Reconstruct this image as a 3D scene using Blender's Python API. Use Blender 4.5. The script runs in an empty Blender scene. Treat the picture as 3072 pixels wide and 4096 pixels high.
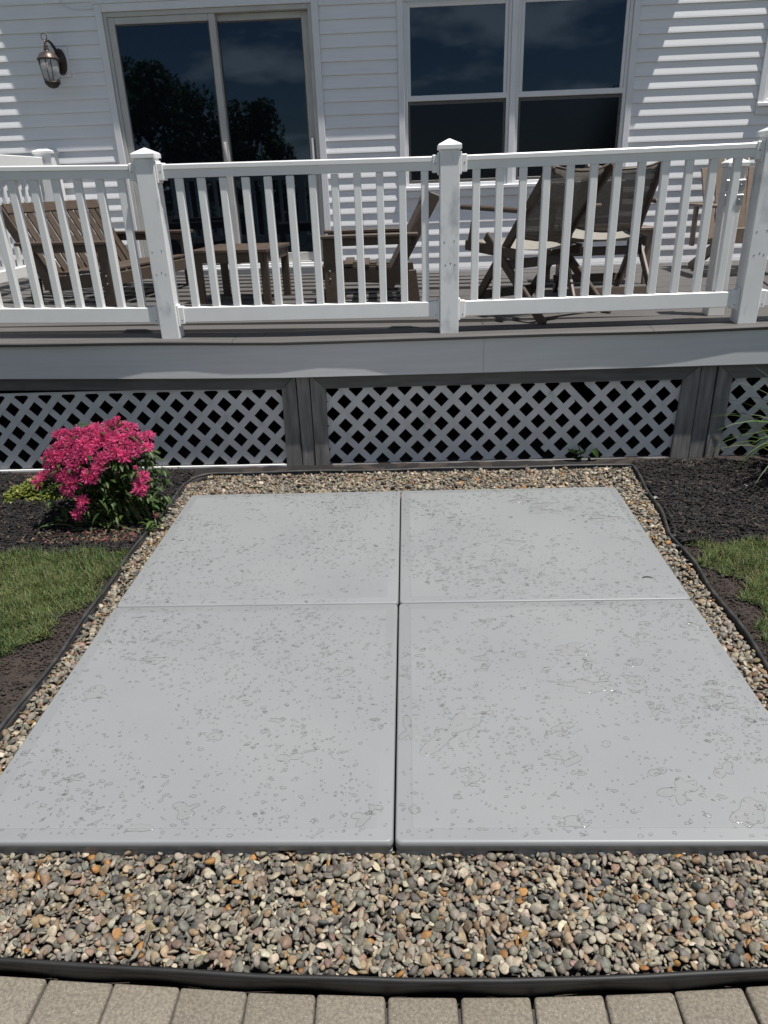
import bpy, bmesh, math, random
import numpy as np
from mathutils import Vector, Matrix

# ------------------------------------------------------------------ camera, sky, sun, exposure
S = bpy.context.scene
col = S.collection
random.seed(7); rng = np.random.default_rng(7)
PXW, PXH = 3072.0, 4096.0
FPX, PITCH, ROLL, YAW, CAMH = 2897.05, .4276, -.0365, -.0424, 1.6866
_cy, _sy = math.cos(YAW), math.sin(YAW)
cF = np.array([_sy * math.cos(PITCH), _cy * math.cos(PITCH), -math.sin(PITCH)])
_R0 = np.array([_cy, -_sy, 0.]); _U0 = np.cross(_R0, cF)
cR = math.cos(ROLL) * _R0 + math.sin(ROLL) * _U0
cU = -math.sin(ROLL) * _R0 + math.cos(ROLL) * _U0
cC = np.array([0, 0, CAMH])
def ray(x, y): return cF + cR * (x - PXW / 2) / FPX - cU * (y - PXH / 2) / FPX
def atY(x, y, Y): d = ray(x, y); return cC + d * (Y / d[1])
def atZ(x, y, Z): d = ray(x, y); return cC + d * ((Z - CAMH) / d[2])

cam = bpy.data.cameras.new('camera'); camo = bpy.data.objects.new('camera', cam); col.objects.link(camo)
cam.sensor_fit = 'VERTICAL'; cam.sensor_height = 36.0; cam.sensor_width = 27.0
cam.lens = FPX / PXH * 36.0
cam.clip_start = .05; cam.clip_end = 2000
m = Matrix.Identity(4)
for i in range(3):
    m[i][0], m[i][1], m[i][2], m[i][3] = cR[i], cU[i], -cF[i], cC[i]
camo.matrix_world = m
S.camera = camo

SUNV = Vector((.29, -.12, 1.0)).normalized()
world = bpy.data.worlds.new('World'); S.world = world; world.use_nodes = True
nt = world.node_tree; nt.nodes.clear()
N = nt.nodes.new; L = nt.links.new
out = N('ShaderNodeOutputWorld'); bg = N('ShaderNodeBackground'); sky = N('ShaderNodeTexSky')
sky.sky_type = 'NISHITA'; sky.sun_disc = False
sky.sun_elevation = math.asin(SUNV.z); sky.sun_rotation = math.atan2(SUNV.x, SUNV.y)
sky.air_density = 1.0; sky.dust_density = .15; sky.ozone_density = 2.6
tc = N('ShaderNodeTexCoord'); sp = N('ShaderNodeSeparateXYZ'); L(tc.outputs['Generated'], sp.inputs[0])
mx = N('ShaderNodeMath'); mx.operation = 'MAXIMUM'; mx.inputs[1].default_value = .0; L(sp.outputs[2], mx.inputs[0])
ad = N('ShaderNodeMath'); ad.operation = 'ADD'; ad.inputs[1].default_value = .22; L(mx.outputs[0], ad.inputs[0])
dv = N('ShaderNodeVectorMath'); dv.operation = 'DIVIDE'; L(tc.outputs['Generated'], dv.inputs[0])
cb = N('ShaderNodeCombineXYZ')
for i in range(3): L(ad.outputs[0], cb.inputs[i])
L(cb.outputs[0], dv.inputs[1])
nz = N('ShaderNodeTexNoise'); nz.inputs['Scale'].default_value = 1.5; nz.inputs['Detail'].default_value = 8; nz.inputs['Roughness'].default_value = .55
L(dv.outputs[0], nz.inputs['Vector'])
rp = N('ShaderNodeValToRGB'); rp.color_ramp.elements[0].position = .515; rp.color_ramp.elements[1].position = .63
L(nz.outputs['Fac'], rp.inputs[0])
cm = N('ShaderNodeMix'); cm.data_type = 'RGBA'; cm.inputs['B'].default_value = (14, 13.8, 13.6, 1)
L(rp.outputs[0], cm.inputs['Factor']); L(sky.outputs[0], cm.inputs['A'])
L(cm.outputs['Result'], bg.inputs['Color']); bg.inputs['Strength'].default_value = .05
L(bg.outputs[0], out.inputs[0])

sun = bpy.data.lights.new('sun', 'SUN'); sun.energy = 5.0; sun.angle = math.radians(.53); sun.color = (1, .965, .91)
suno = bpy.data.objects.new('sun', sun); col.objects.link(suno)
suno.rotation_euler = SUNV.to_track_quat('Z', 'Y').to_euler(); suno.location = SUNV * 30

vs = S.view_settings; vs.view_transform = 'Standard'; vs.look = 'None'; vs.exposure = .34; vs.gamma = 1; vs.use_curve_mapping = False
S.render.resolution_x, S.render.resolution_y = 768, 1024
S.render.engine = 'CYCLES'; S.cycles.max_bounces = 7; S.cycles.use_denoising = True

# ------------------------------------------------------------------ materials
MATS = {}
def mat(name, c1, c2=None, rough=.5, scale=(20, 20, 20), detail=4, lo=.35, hi=.65, bump=0, bscale=None, bdist=.002,
        spec=.5, rand=0, ior=None, metal=0, attr=None, c3=None, s3=(3, 3, 3), coat=0, lo3=.55, hi3=.75, coord='world'):
    if name in MATS: return MATS[name]
    M = bpy.data.materials.new(name); M.use_nodes = True; t = M.node_tree; n = t.nodes; l = t.links
    b = n['Principled BSDF']; b.inputs['Roughness'].default_value = rough; b.inputs['Specular IOR Level'].default_value = spec
    b.inputs['Metallic'].default_value = metal; b.inputs['Coat Weight'].default_value = coat
    if ior: b.inputs['IOR'].default_value = ior
    if coord == 'world':
        g = n.new('ShaderNodeNewGeometry'); pos = g.outputs['Position']
    else:
        g = n.new('ShaderNodeTexCoord'); pos = g.outputs['Object']
    def noise(sc, det):
        mp = n.new('ShaderNodeMapping'); mp.inputs['Scale'].default_value = sc; l.new(pos, mp.inputs[0])
        z = n.new('ShaderNodeTexNoise'); z.inputs['Scale'].default_value = 1; z.inputs['Detail'].default_value = det
        l.new(mp.outputs[0], z.inputs['Vector']); return z.outputs['Fac']
    def ramp(f, a, bb):
        r = n.new('ShaderNodeMapRange'); r.inputs['From Min'].default_value = a; r.inputs['From Max'].default_value = bb; l.new(f, r.inputs[0]); return r.outputs[0]
    def mixc(f, A, B, mode='MIX'):
        x = n.new('ShaderNodeMix'); x.data_type = 'RGBA'; x.blend_type = mode
        if isinstance(f, float): x.inputs['Factor'].default_value = f
        else: l.new(f, x.inputs['Factor'])
        for k, v in (('A', A), ('B', B)):
            if isinstance(v, tuple): x.inputs[k].default_value = v + (1,) if len(v) == 3 else v
            else: l.new(v, x.inputs[k])
        return x.outputs['Result']
    cur = c1
    if attr:
        a = n.new('ShaderNodeAttribute'); a.attribute_name = attr; cur = a.outputs['Color']
        if c2: cur = mixc(ramp(noise(scale, detail), lo, hi), cur, mixc(1.0, cur, c2, 'MULTIPLY'))
    elif c2: cur = mixc(ramp(noise(scale, detail), lo, hi), c1, c2)
    if c3: cur = mixc(ramp(noise(s3, 5), lo3, hi3), cur, c3)
    if rand:
        oi = n.new('ShaderNodeObjectInfo'); r = n.new('ShaderNodeMapRange'); l.new(oi.outputs['Random'], r.inputs[0])
        r.inputs['To Min'].default_value = 1 - rand; r.inputs['To Max'].default_value = 1 + rand
        hv = n.new('ShaderNodeHueSaturation'); l.new(r.outputs[0], hv.inputs['Value'])
        if isinstance(cur, tuple): hv.inputs['Color'].default_value = cur + (1,)
        else: l.new(cur, hv.inputs['Color'])
        cur = hv.outputs[0]
    if isinstance(cur, tuple): b.inputs['Base Color'].default_value = cur + (1,)
    else: l.new(cur, b.inputs['Base Color'])
    if bump:
        bp = n.new('ShaderNodeBump'); bp.inputs['Strength'].default_value = bump; bp.inputs['Distance'].default_value = bdist
        l.new(noise(bscale or scale, 3), bp.inputs['Height']); l.new(bp.outputs[0], b.inputs['Normal'])
    MATS[name] = M; return M

vinyl = mat('white_vinyl', (.80, .80, .79), (.77, .77, .76), .38, (9, 9, 9), bump=.08, bscale=(300, 300, 300), bdist=.0005)
vinyl_dirty = mat('weathered_vinyl_post', (.80, .80, .79), (.74, .745, .74), .42, (6, 6, 6), c3=(.46, .47, .49), s3=(9, 9, 5), lo3=.56, hi3=.74)
siding_m = mat('vinyl_siding', (.80, .80, .81), (.76, .76, .775), .45, (3, 30, 60), bump=.35, bscale=(18, 60, 260), bdist=.0012, rand=.025)
trim_m = mat('white_trim', (.76, .76, .775), (.71, .715, .73), .42, (5, 5, 5), bump=.1, bscale=(40, 40, 40))
frame_m = mat('door_frame_vinyl', (.52, .51, .48), (.46, .45, .43), .45, (6, 6, 6))
screenf_m = mat('dark_screen_frame', (.10, .095, .09), (.07, .07, .07), .5, (30, 30, 30))
glass_m = mat('dark_window_glass', (.004, .005, .007), None, .015, ior=1.68)
screen_m = mat('insect_screen_glass', (.004, .0045, .006), (.006, .0065, .008), .06, (400, 400, 400), spec=.3, bump=.08, bscale=(14, 14, 300))
deck_m = mat('composite_deck_board', (.098, .092, .089), (.078, .073, .070), .62, (2.2, 40, 40), bump=.3, bscale=(6, 160, 160), bdist=.001, rand=.035)
fascia_m = mat('grey_fascia_paint', (.60, .60, .60), (.555, .555, .557), .5, (2, 30, 40), bump=.35, bscale=(14, 90, 220), bdist=.001)
lattice_m = mat('lattice_vinyl', (.63, .63, .63), (.54, .54, .54), .5, (7, 7, 7), c3=(.32, .30, .27), s3=(12, 12, 6), lo3=.62, hi3=.85)
oldwood_m = mat('weathered_grey_wood', (.235, .225, .215), (.105, .10, .098), .8, (28, 28, 4), 6, .35, .72, bump=.7, bscale=(70, 70, 7), bdist=.003, rand=.12)
oldwood_h = mat('weathered_grey_rail', (.15, .145, .142), (.095, .09, .088), .8, (4, 28, 30), 6, .35, .72, bump=.6, bscale=(7, 70, 70), bdist=.003, rand=.12)
poly_m = mat('brown_poly_lumber', (.080, .056, .040), (.060, .041, .029), .55, (30, 30, 30), bump=.35, bscale=(90, 90, 90), bdist=.0012, rand=.1)
resin_m = mat('brown_resin', (.078, .054, .039), (.058, .040, .029), .5, (25, 25, 25), bump=.2, bscale=(80, 80, 80), rand=.08)
tan_m = mat('tan_resin', (.175, .13, .098), (.15, .11, .08), .5, (15, 15, 15), bump=.15, bscale=(60, 60, 60), rand=.05)
metal_m = mat('galvanised_metal', (.55, .55, .55), (.42, .42, .43), .35, (40, 40, 40), metal=.9)
screw_m = mat('dark_screw_head', (.05, .05, .05), None, .5, metal=.4)
pad_m = mat('grey_pad_resin', (.226, .233, .237), (.215, .222, .227), .42, (5, 5, 5), bump=.1, bscale=(500, 500, 500), bdist=.0004, rand=.015)
padtex_m = mat('textured_pad_panel', (.222, .229, .233), (.206, .213, .218), .55, (2.5, 2.5, 2.5), bump=.55, bscale=(330, 330, 330), bdist=.0012, rand=.015)
water_m = bpy.data.materials.new('water_film'); water_m.use_nodes = True
t = water_m.node_tree; t.nodes.remove(t.nodes['Principled BSDF'])
g_ = t.nodes.new('ShaderNodeNewGeometry'); sx_ = t.nodes.new('ShaderNodeSeparateXYZ'); t.links.new(g_.outputs['Normal'], sx_.inputs[0])
ab = t.nodes.new('ShaderNodeMath'); ab.operation = 'ABSOLUTE'; t.links.new(sx_.outputs[2], ab.inputs[0])
cr = t.nodes.new('ShaderNodeValToRGB'); cr.color_ramp.elements[0].position = .70; cr.color_ramp.elements[0].color = (.56, .555, .55, 1); cr.color_ramp.elements[1].position = .93; cr.color_ramp.elements[1].color = (1, 1, 1, 1)  # refraction's dark outline put into the colour: steep rims tinted darker
t.links.new(ab.outputs[0], cr.inputs[0]); tr = t.nodes.new('ShaderNodeBsdfTransparent'); t.links.new(cr.outputs[0], tr.inputs[0])
gl = t.nodes.new('ShaderNodeBsdfGlossy'); gl.inputs['Roughness'].default_value = .09; fr = t.nodes.new('ShaderNodeFresnel'); fr.inputs[0].default_value = 1.31
mi = t.nodes.new('ShaderNodeMixShader'); t.links.new(fr.outputs[0], mi.inputs[0]); t.links.new(tr.outputs[0], mi.inputs[1]); t.links.new(gl.outputs[0], mi.inputs[2]); t.links.new(mi.outputs[0], t.nodes['Material Output'].inputs['Surface'])
stone_m = mat('river_stone', (.3, .3, .3), (.62, .62, .62), .62, (140, 140, 140), 5, .42, .75, attr='tint', bump=.35, bscale=(260, 260, 260), bdist=.0012, spec=.35)
bed_m = mat('gravel_base', (.06, .052, .045), (.03, .027, .024), .9, (60, 60, 60))
edge_m = mat('black_plastic_edging', (.008, .008, .0085), (.013, .013, .013), .6, (15, 15, 15), bump=.25, bscale=(60, 60, 60))
edge_old = mat('dusty_black_edging', (.022, .022, .023), (.065, .062, .058), .6, (18, 18, 18), 5, .45, .75, bump=.4, bscale=(60, 60, 60))
paver_m = mat('concrete_paver', (.205, .180, .142), (.125, .110, .088), .85, (130, 130, 130), 8, .36, .64, c3=(.30, .28, .24), s3=(240, 240, 240), lo3=.60, hi3=.70, bump=.6, bscale=(330, 330, 330), bdist=.0015, rand=.07)
soil_m = mat('bare_soil', (.042, .030, .024), (.020, .014, .011), .95, (14, 14, 14), 6, .35, .7, bump=1, bscale=(55, 55, 55), bdist=.012)
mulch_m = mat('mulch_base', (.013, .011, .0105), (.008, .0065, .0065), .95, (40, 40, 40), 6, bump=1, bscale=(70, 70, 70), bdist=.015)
chip_m = mat('mulch_chip', (.03, .025, .023), (.6, .6, .6), .85, (60, 60, 60), attr='tint', bump=.6, bscale=(150, 150, 150))
lawn_m = mat('lawn_soil', (.045, .06, .022), (.03, .035, .018), .95, (12, 12, 12), 6, bump=1, bscale=(80, 80, 80), bdist=.02)
blade_m = mat('grass_blade', (.08, .13, .03), (.7, .7, .7), .55, (30, 30, 30), attr='tint', spec=.3)
leaf_m = mat('plant_leaf', (.05, .1, .02), (.75, .75, .75), .5, (60, 60, 60), attr='tint', spec=.4)
petal_m = mat('pink_petal', (.70, .105, .27), (.54, .055, .18), .5, (90, 90, 90), rand=.28, spec=.3, c3=(.78, .22, .38), s3=(70, 70, 70))
lampm = mat('bronze_lantern', (.035, .026, .022), (.06, .044, .036), .42, (40, 40, 40), metal=.55)
lampcap = mat('copper_lantern_cap', (.115, .09, .078), (.075, .058, .05), .36, (30, 30, 30), metal=.5)
conc_m = mat('foundation_concrete', (.25, .24, .23), (.18, .175, .17), .9, (20, 20, 20))
bark_m = mat('tree_bark', (.08, .06, .045), (.04, .03, .025), .9, (20, 20, 6), bump=.8)
gb = glass_m.node_tree.nodes['Principled BSDF']; gb.inputs['Specular Tint'].default_value = (.50, .72, 1, 1)     # blue put into the reflections to deepen the mirrored sky
gb = screen_m.node_tree.nodes['Principled BSDF']; gb.inputs['Specular Tint'].default_value = (.6, .75, 1, 1)
sling_m = mat('woven_sling', (.185, .165, .14), (.10, .09, .078), .75, (260, 30, 260), 2, .4, .6, bump=.3, bscale=(500, 500, 500))
slinglight_m = mat('woven_sling_seat', (.30, .28, .245), (.20, .185, .16), .75, (60, 240, 200), 2, .38, .62, bump=.3, bscale=(500, 500, 500))
# woven sling lets light through between the threads
for nm in ('woven_sling',):
    M = MATS[nm]; t = M.node_tree; bs = t.nodes['Principled BSDF']; o = t.nodes['Material Output']
    tr = t.nodes.new('ShaderNodeBsdfTransparent'); mi = t.nodes.new('ShaderNodeMixShader'); mi.inputs[0].default_value = .24
    t.links.new(bs.outputs[0], mi.inputs[1]); t.links.new(tr.outputs[0], mi.inputs[2]); t.links.new(mi.outputs[0], o.inputs['Surface'])
lglass = bpy.data.materials.new('lantern_glass'); lglass.use_nodes = True
b_ = lglass.node_tree.nodes['Principled BSDF']; b_.inputs['Base Color'].default_value = (.8, .78, .75, 1); b_.inputs['Roughness'].default_value = .08
b_.inputs['Transmission Weight'].default_value = .85; b_.inputs['IOR'].default_value = 1.2
for M_ in (leaf_m, blade_m, petal_m):
    t = M_.node_tree; bs = t.nodes['Principled BSDF']; o = t.nodes['Material Output']
    tl = t.nodes.new('ShaderNodeBsdfTranslucent'); mi = t.nodes.new('ShaderNodeMixShader'); mi.inputs[0].default_value = .28
    src = bs.inputs['Base Color'].links[0].from_socket
    t.links.new(src, tl.inputs[0]); t.links.new(bs.outputs[0], mi.inputs[1]); t.links.new(tl.outputs[0], mi.inputs[2]); t.links.new(mi.outputs[0], o.inputs['Surface'])

# ------------------------------------------------------------------ mesh helpers
class G:
    """collects shapes; build() links them as one mesh object"""
    def __init__(s): s.bm = bmesh.new()
    def box(s, x0, x1, y0, y1, z0, z1, bev=0, seg=1, M=None):
        vs_ = [s.bm.verts.new((x, y, z)) for z in (z0, z1) for y in (y0, y1) for x in (x0, x1)]
        fs = [s.bm.faces.new([vs_[i] for i in q]) for q in ((0, 2, 3, 1), (4, 5, 7, 6), (0, 1, 5, 4), (2, 6, 7, 3), (0, 4, 6, 2), (1, 3, 7, 5))]
        allv = vs_
        if bev:
            es = list({e for f in fs for e in f.edges})
            r = bmesh.ops.bevel(s.bm, geom=es, offset=bev, segments=seg, profile=.5, affect='EDGES', clamp_overlap=True)
            allv = list({v for f in r['faces'] for v in f.verts})
        if M is not None: bmesh.ops.transform(s.bm, matrix=M, verts=[v for v in allv if v.is_valid])
        return s
    def bar(s, p, q, w, t, side=(0, 1, 0), bev=0):
        """bar from p to q, width w along `side`, thickness t"""
        p, q = Vector(p), Vector(q); d = q - p; ln = d.length; d.normalize()
        sd = Vector(side); sd = (sd - d * sd.dot(d)).normalized(); up = d.cross(sd)
        M = Matrix((( d.x, sd.x, up.x, p.x), (d.y, sd.y, up.y, p.y), (d.z, sd.z, up.z, p.z), (0, 0, 0, 1)))
        return s.box(0, ln, -w / 2, w / 2, -t / 2, t / 2, bev, 1, M)
    def prism(s, poly, lo, hi, axis='y'):
        """poly in the other two axes (x,z for y; y,z for x; x,y for z), extruded lo..hi"""
        def P(a, b, c): return {'y': (a, c, b), 'x': (c, a, b), 'z': (a, b, c)}[axis]
        A = [s.bm.verts.new(P(a, b, lo)) for a, b in poly]; B = [s.bm.verts.new(P(a, b, hi)) for a, b in poly]
        n = len(poly); s.bm.faces.new(A); s.bm.faces.new(B[::-1])
        for i in range(n): s.bm.faces.new((A[i], B[i], B[(i + 1) % n], A[(i + 1) % n]))
        return s
    def tube(s, pts, r, seg=8, cap=True):
        pts = [Vector(p) for p in pts]; rings = []; up = Vector((0, 0, 1))
        for i, p in enumerate(pts):
            d = (pts[min(i + 1, len(pts) - 1)] - pts[max(i - 1, 0)]).normalized()
            u = up if abs(d.dot(up)) < .95 else Vector((1, 0, 0))
            a = d.cross(u).normalized(); b = a.cross(d).normalized(); rr = r[i] if hasattr(r, '__len__') else r
            rings.append([s.bm.verts.new(p + (a * math.cos(k * 2 * math.pi / seg) + b * math.sin(k * 2 * math.pi / seg)) * rr) for k in range(seg)])
        for i in range(len(rings) - 1):
            for k in range(seg):
                s.bm.faces.new((rings[i][k], rings[i][(k + 1) % seg], rings[i + 1][(k + 1) % seg], rings[i + 1][k]))
        if cap: s.bm.faces.new(rings[0][::-1]); s.bm.faces.new(rings[-1])
        return s
    def lathe(s, prof, c, seg=20):
        rings = [[s.bm.verts.new((c[0] + r * math.cos(k * 2 * math.pi / seg), c[1] + r * math.sin(k * 2 * math.pi / seg), c[2] + z)) for k in range(seg)] for r, z in prof]
        for i in range(len(rings) - 1):
            for k in range(seg): s.bm.faces.new((rings[i][k], rings[i][(k + 1) % seg], rings[i + 1][(k + 1) % seg], rings[i + 1][k]))
        s.bm.faces.new(rings[0][::-1]); s.bm.faces.new(rings[-1]); return s
    def build(s, name, m_, parent=None, smooth=False, world=True, warp=None):
        bmesh.ops.recalc_face_normals(s.bm, faces=s.bm.faces)
        if warp:
            for v in s.bm.verts: v.co = warp(v.co)
        if smooth:
            for f in s.bm.faces: f.smooth = True
        me = bpy.data.meshes.new(name); s.bm.to_mesh(me); s.bm.free()
        return link(name, me, m_, parent, world)
def base_loc(o):
    p = Vector((0, 0, 0))
    while o: p += Vector(o.location); o = o.parent
    return p
def link(name, me, m_, parent=None, world=True):
    if m_: me.materials.append(m_)
    o = bpy.data.objects.new(name, me); col.objects.link(o)
    if parent:
        o.parent = parent
        if world: me.transform(Matrix.Translation(-base_loc(parent)))
    return o
def empty(name, loc=(0, 0, 0), rz=0, parent=None):
    o = bpy.data.objects.new(name, None); col.objects.link(o); o.empty_display_size = .1
    if parent: o.parent = parent; o.location = Vector(loc) - base_loc(parent)
    else: o.location = loc
    o.rotation_euler = (0, 0, rz); return o
def tag(o, label, cat, group=None):
    o['label'] = label; o['category'] = cat
    if group: o['group'] = group
    return o
def structure(o, label=None, cat=None):
    o['kind'] = 'structure'
    if label: o['label'] = label
    if cat: o['category'] = cat
    return o
def stuff(o): o['kind'] = 'stuff'; return o
def mesh_np(name, V, F, tint=None, smooth=True):
    """V (n,3) F (m,3|4)"""
    me = bpy.data.meshes.new(name); V = np.asarray(V, np.float32); F = np.asarray(F, np.int32); k = F.shape[1]
    me.vertices.add(len(V)); me.vertices.foreach_set('co', V.ravel())
    me.loops.add(F.size); me.loops.foreach_set('vertex_index', F.ravel())
    me.polygons.add(len(F)); me.polygons.foreach_set('loop_start', np.arange(0, F.size, k, dtype=np.int32)); me.polygons.foreach_set('loop_total', np.full(len(F), k, np.int32))
    if smooth: me.polygons.foreach_set('use_smooth', np.ones(len(F), bool))
    if tint is not None:
        a = me.attributes.new('tint', 'FLOAT_COLOR', 'POINT'); c = np.ones((len(V), 4), np.float32); c[:, :3] = tint; a.data.foreach_set('color', c.ravel())
    me.update(calc_edges=True); me.validate(); return me
def vnoise(x, y, s=1.0, seed=0):
    """cheap smooth 2-D noise from summed sines"""
    r = np.random.default_rng(seed); v = 0
    for k in range(6):
        a, b, p = r.normal(0, s), r.normal(0, s), r.uniform(0, 6.28); v = v + np.sin(a * x + b * y + p)
    return v / 6
def sheet(name, x0, x1, y0, y1, step, zf, m_, inside=None):
    xs = np.arange(x0, x1 + step / 2, step); ys = np.arange(y0, y1 + step / 2, step)
    X, Y = np.meshgrid(xs, ys); Z = zf(X, Y); V = np.stack([X, Y, Z], -1).reshape(-1, 3)
    nx = len(xs); i, j = np.meshgrid(np.arange(len(xs) - 1), np.arange(len(ys) - 1)); a = (j * nx + i).ravel()
    F = np.stack([a, a + 1, a + nx + 1, a + nx], -1)
    if inside is not None: F = F[inside(V[F].mean(1))]
    return link(name, mesh_np(name, V, F), m_)

# key planes
YW, YF, ZD = 7.655, 4.37, .843          # house wall, deck fascia, deck surface
def dz(x): return max(0, -.9 - x) * .0237 + max(0, x - .4) * .005
def warp(v): return Vector((v.x, v.y, v.z + dz(v.x)))

# ------------------------------------------------------------------ ground
def EL(y): return np.interp(y, [1.0, 1.9, 2.4, 2.7, 3.1, 3.5, 3.95, 4.3], [-1.42, -1.412, -1.403, -1.406, -1.42, -1.405, -1.396, -1.39])
def ER(y): return np.interp(y, [1.0, 2.2, 2.5, 2.76, 3.0, 3.29, 3.56, 3.9, 4.3], [1.285, 1.288, 1.296, 1.292, 1.302, 1.292, 1.33, 1.352, 1.376])
def EF(x): return np.interp(x, [-1.5, -1.0, -.69, -.38, -.05, .2, .52, .79, 1.4], [1.135, 1.1, 1.083, 1.066, 1.058, 1.058, 1.07, 1.087, 1.13])
YB = 4.262
g = sheet('ground', -220, 220, -220, 220, 22, lambda X, Y: X * 0 - .12, lawn_m); structure(g)
g = sheet('soil', -4.5, 4.5, 1.0, 8.2, .04, lambda X, Y: .010 + .009 * vnoise(X, Y, 14, 3) + .008 * vnoise(X, Y, 40, 4) - .07 * ((X > EL(Y) - .01) & (X < ER(Y) + .01) & (Y < 4.28)), soil_m); structure(g)
left_lawn = lambda y: np.interp(y, [1.0, 1.9, 2.29, 2.53, 2.75, 2.95, 3.22], [-1.9, -1.78, -1.63, -1.535, -1.455, -1.425, -1.415])
right_lawn = lambda y: np.interp(y, [1.0, 2.1, 2.32, 2.45, 2.64, 2.8, 2.9, 3.03, 3.2], [1.34, 1.34, 1.345, 1.40, 1.43, 1.47, 1.40, 1.36, 1.37])
wob = lambda a, s: .035 * np.sin(a * 23 + s) + .02 * np.sin(a * 61 + 2 * s)
ll_in = lambda c: (c[:, 0] < left_lawn(c[:, 1]) + wob(c[:, 1], 1)) & (c[:, 1] < 3.215 + .5 * wob(c[:, 0], 2))
rl_in = lambda c: (c[:, 0] > right_lawn(c[:, 1]) + wob(c[:, 1], 5)) & (c[:, 1] < 3.20 + .5 * wob(c[:, 0], 7))
lz = lambda X, Y: .020 + .006 * vnoise(X, Y, 9, 8)
structure(sheet('lawn', -4.5, -1.4, 1.0, 3.3, .03, lz, lawn_m, ll_in))
structure(sheet('lawn', 1.3, 4.5, 1.0, 3.3, .03, lz, lawn_m, rl_in))
mzf = lambda X, Y: .026 - .026 * np.clip((Y - 4.2) / .2, 0, 1) + .014 * vnoise(X, Y, 10, 5) + .010 * vnoise(X, Y, 30, 6)
structure(sheet('mulch_and_shade_bed', -4.5, -1.41, 3.2, 4.47, .03, mzf, mulch_m, lambda c: (c[:, 1] > 3.235 + wob(c[:, 0], 2)) & (c[:, 0] < EL(c[:, 1]) - .015)))
structure(sheet('mulch_and_shade_bed', 1.31, 4.5, 3.15, 4.47, .03, mzf, mulch_m, lambda c: (c[:, 1] > 3.21 + wob(c[:, 0], 7)) & (c[:, 0] > ER(c[:, 1]) + .015)))

structure(sheet('mulch_and_shade_bed', -1.40, 1.40, 4.26, 4.47, .03, lambda X, Y: .012 + .008 * vnoise(X, Y, 20, 5), mulch_m))  # mulch-coloured strip standing in for the shadow behind the back edging

# ------------------------------------------------------------------ paved walk, gravel bed, edging
walk = G().box(-3.2, 3.2, -1.6, 1.04, -.115, -.042).build('paved_walk', bed_m); structure(walk)
for k in range(-8, 10):
    x0 = -.077 + .1648 * k - .1648; x1 = x0 + .1648
    if x1 < -1.35 or x0 > 1.25: continue
    ya, yb = EF((x0 + x1) / 2) + .004, EF((x0 + x1) / 2) - .25
    sl = (EF(x1) - EF(x0)) * .9
    gg = G().box(x0 + .0025, x1 - .0025, yb, ya, -.105, -.029 + random.uniform(-.002, .002), .009, 3)
    for v in gg.bm.verts:
        v.co.y += sl * ((v.co.x - x0) / .1648 - .5); v.co.x += .004 * math.sin(v.co.y * 40 + k) * (1 if v.co.z > -.08 else 0)
    gg.build('paver', paver_m, walk, True)
# fine joint sand is the walk slab itself

bed = sheet('gravel_bed', -1.46, 1.40, 1.04, 4.28, .01, lambda X, Y: -.004 + .003 * vnoise(X, Y, 9, 2), bed_m, lambda c: (c[:, 1] > EF(c[:, 0]) + .012) & (c[:, 0] > EL(c[:, 1]) + .004) & (c[:, 0] < ER(c[:, 1]) - .004) & (c[:, 1] < YB)); structure(bed)

def edging(name, path, m_, bead, top, depth, label, scallop=0):
    root = tag(empty(name, path[len(path) // 2][:2] + (0,)), label, 'edging')
    G().tube([(x, y, top - bead + .001 * math.sin(i * .5)) for i, (x, y) in enumerate(path)], bead, 10).build('bead', m_, root, True)
    V, F = [], []
    n = len(path)
    for i, (x, y) in enumerate(path):
        x2, y2 = path[min(i + 1, n - 1)]; x1, y1 = path[max(i - 1, 0)]
        d = Vector((x2 - x1, y2 - y1)).normalized(); nx_, ny_ = d.y, -d.x
        for t_, z in ((.0, top - bead), (.3, top - bead - depth * .35), (.6, top - bead - depth * .6), (1, top - bead - depth)):
            o_ = .002 + scallop * t_ * (.8 + .2 * math.sin(i * .55))
            V.append((x + nx_ * o_, y + ny_ * o_, z))
    for i in range(n - 1):
        for j in range(3): a = i * 4 + j; F.append((a, a + 4, a + 5, a + 1))
    o = link('strip', mesh_np('strip', V, F), m_, root); md = o.modifiers.new('s', 'SOLIDIFY'); md.thickness = .004
    return root
pts = [(x, float(EF(x))) for x in np.linspace(-1.42, 1.30, 90)]
edging('landscape_edging', pts, edge_m, .0066, .036, .075, 'glossy black plastic edging between the river stones and the pavers', -.024)
pth = [(float(EL(y)) + .006 * math.sin(y * 9), y) for y in np.linspace(1.14, 4.10, 60)]
pth += [(-1.385 + .16 * (1 - math.cos(a)), 4.12 + .14 * math.sin(a)) for a in np.linspace(.1, 1.57, 8)]
pth += [(x, YB + .006 * math.sin(x * 7)) for x in np.linspace(-1.15, 1.34, 44)]
pth += [(float(ER(y)) + .006 * math.sin(y * 11), y) for y in np.linspace(4.25, 1.13, 60)]
edging('landscape_edging', pth, edge_old, .0082, .043, .08, 'dusty black plastic edging around the back and sides of the stone bed')

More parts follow.
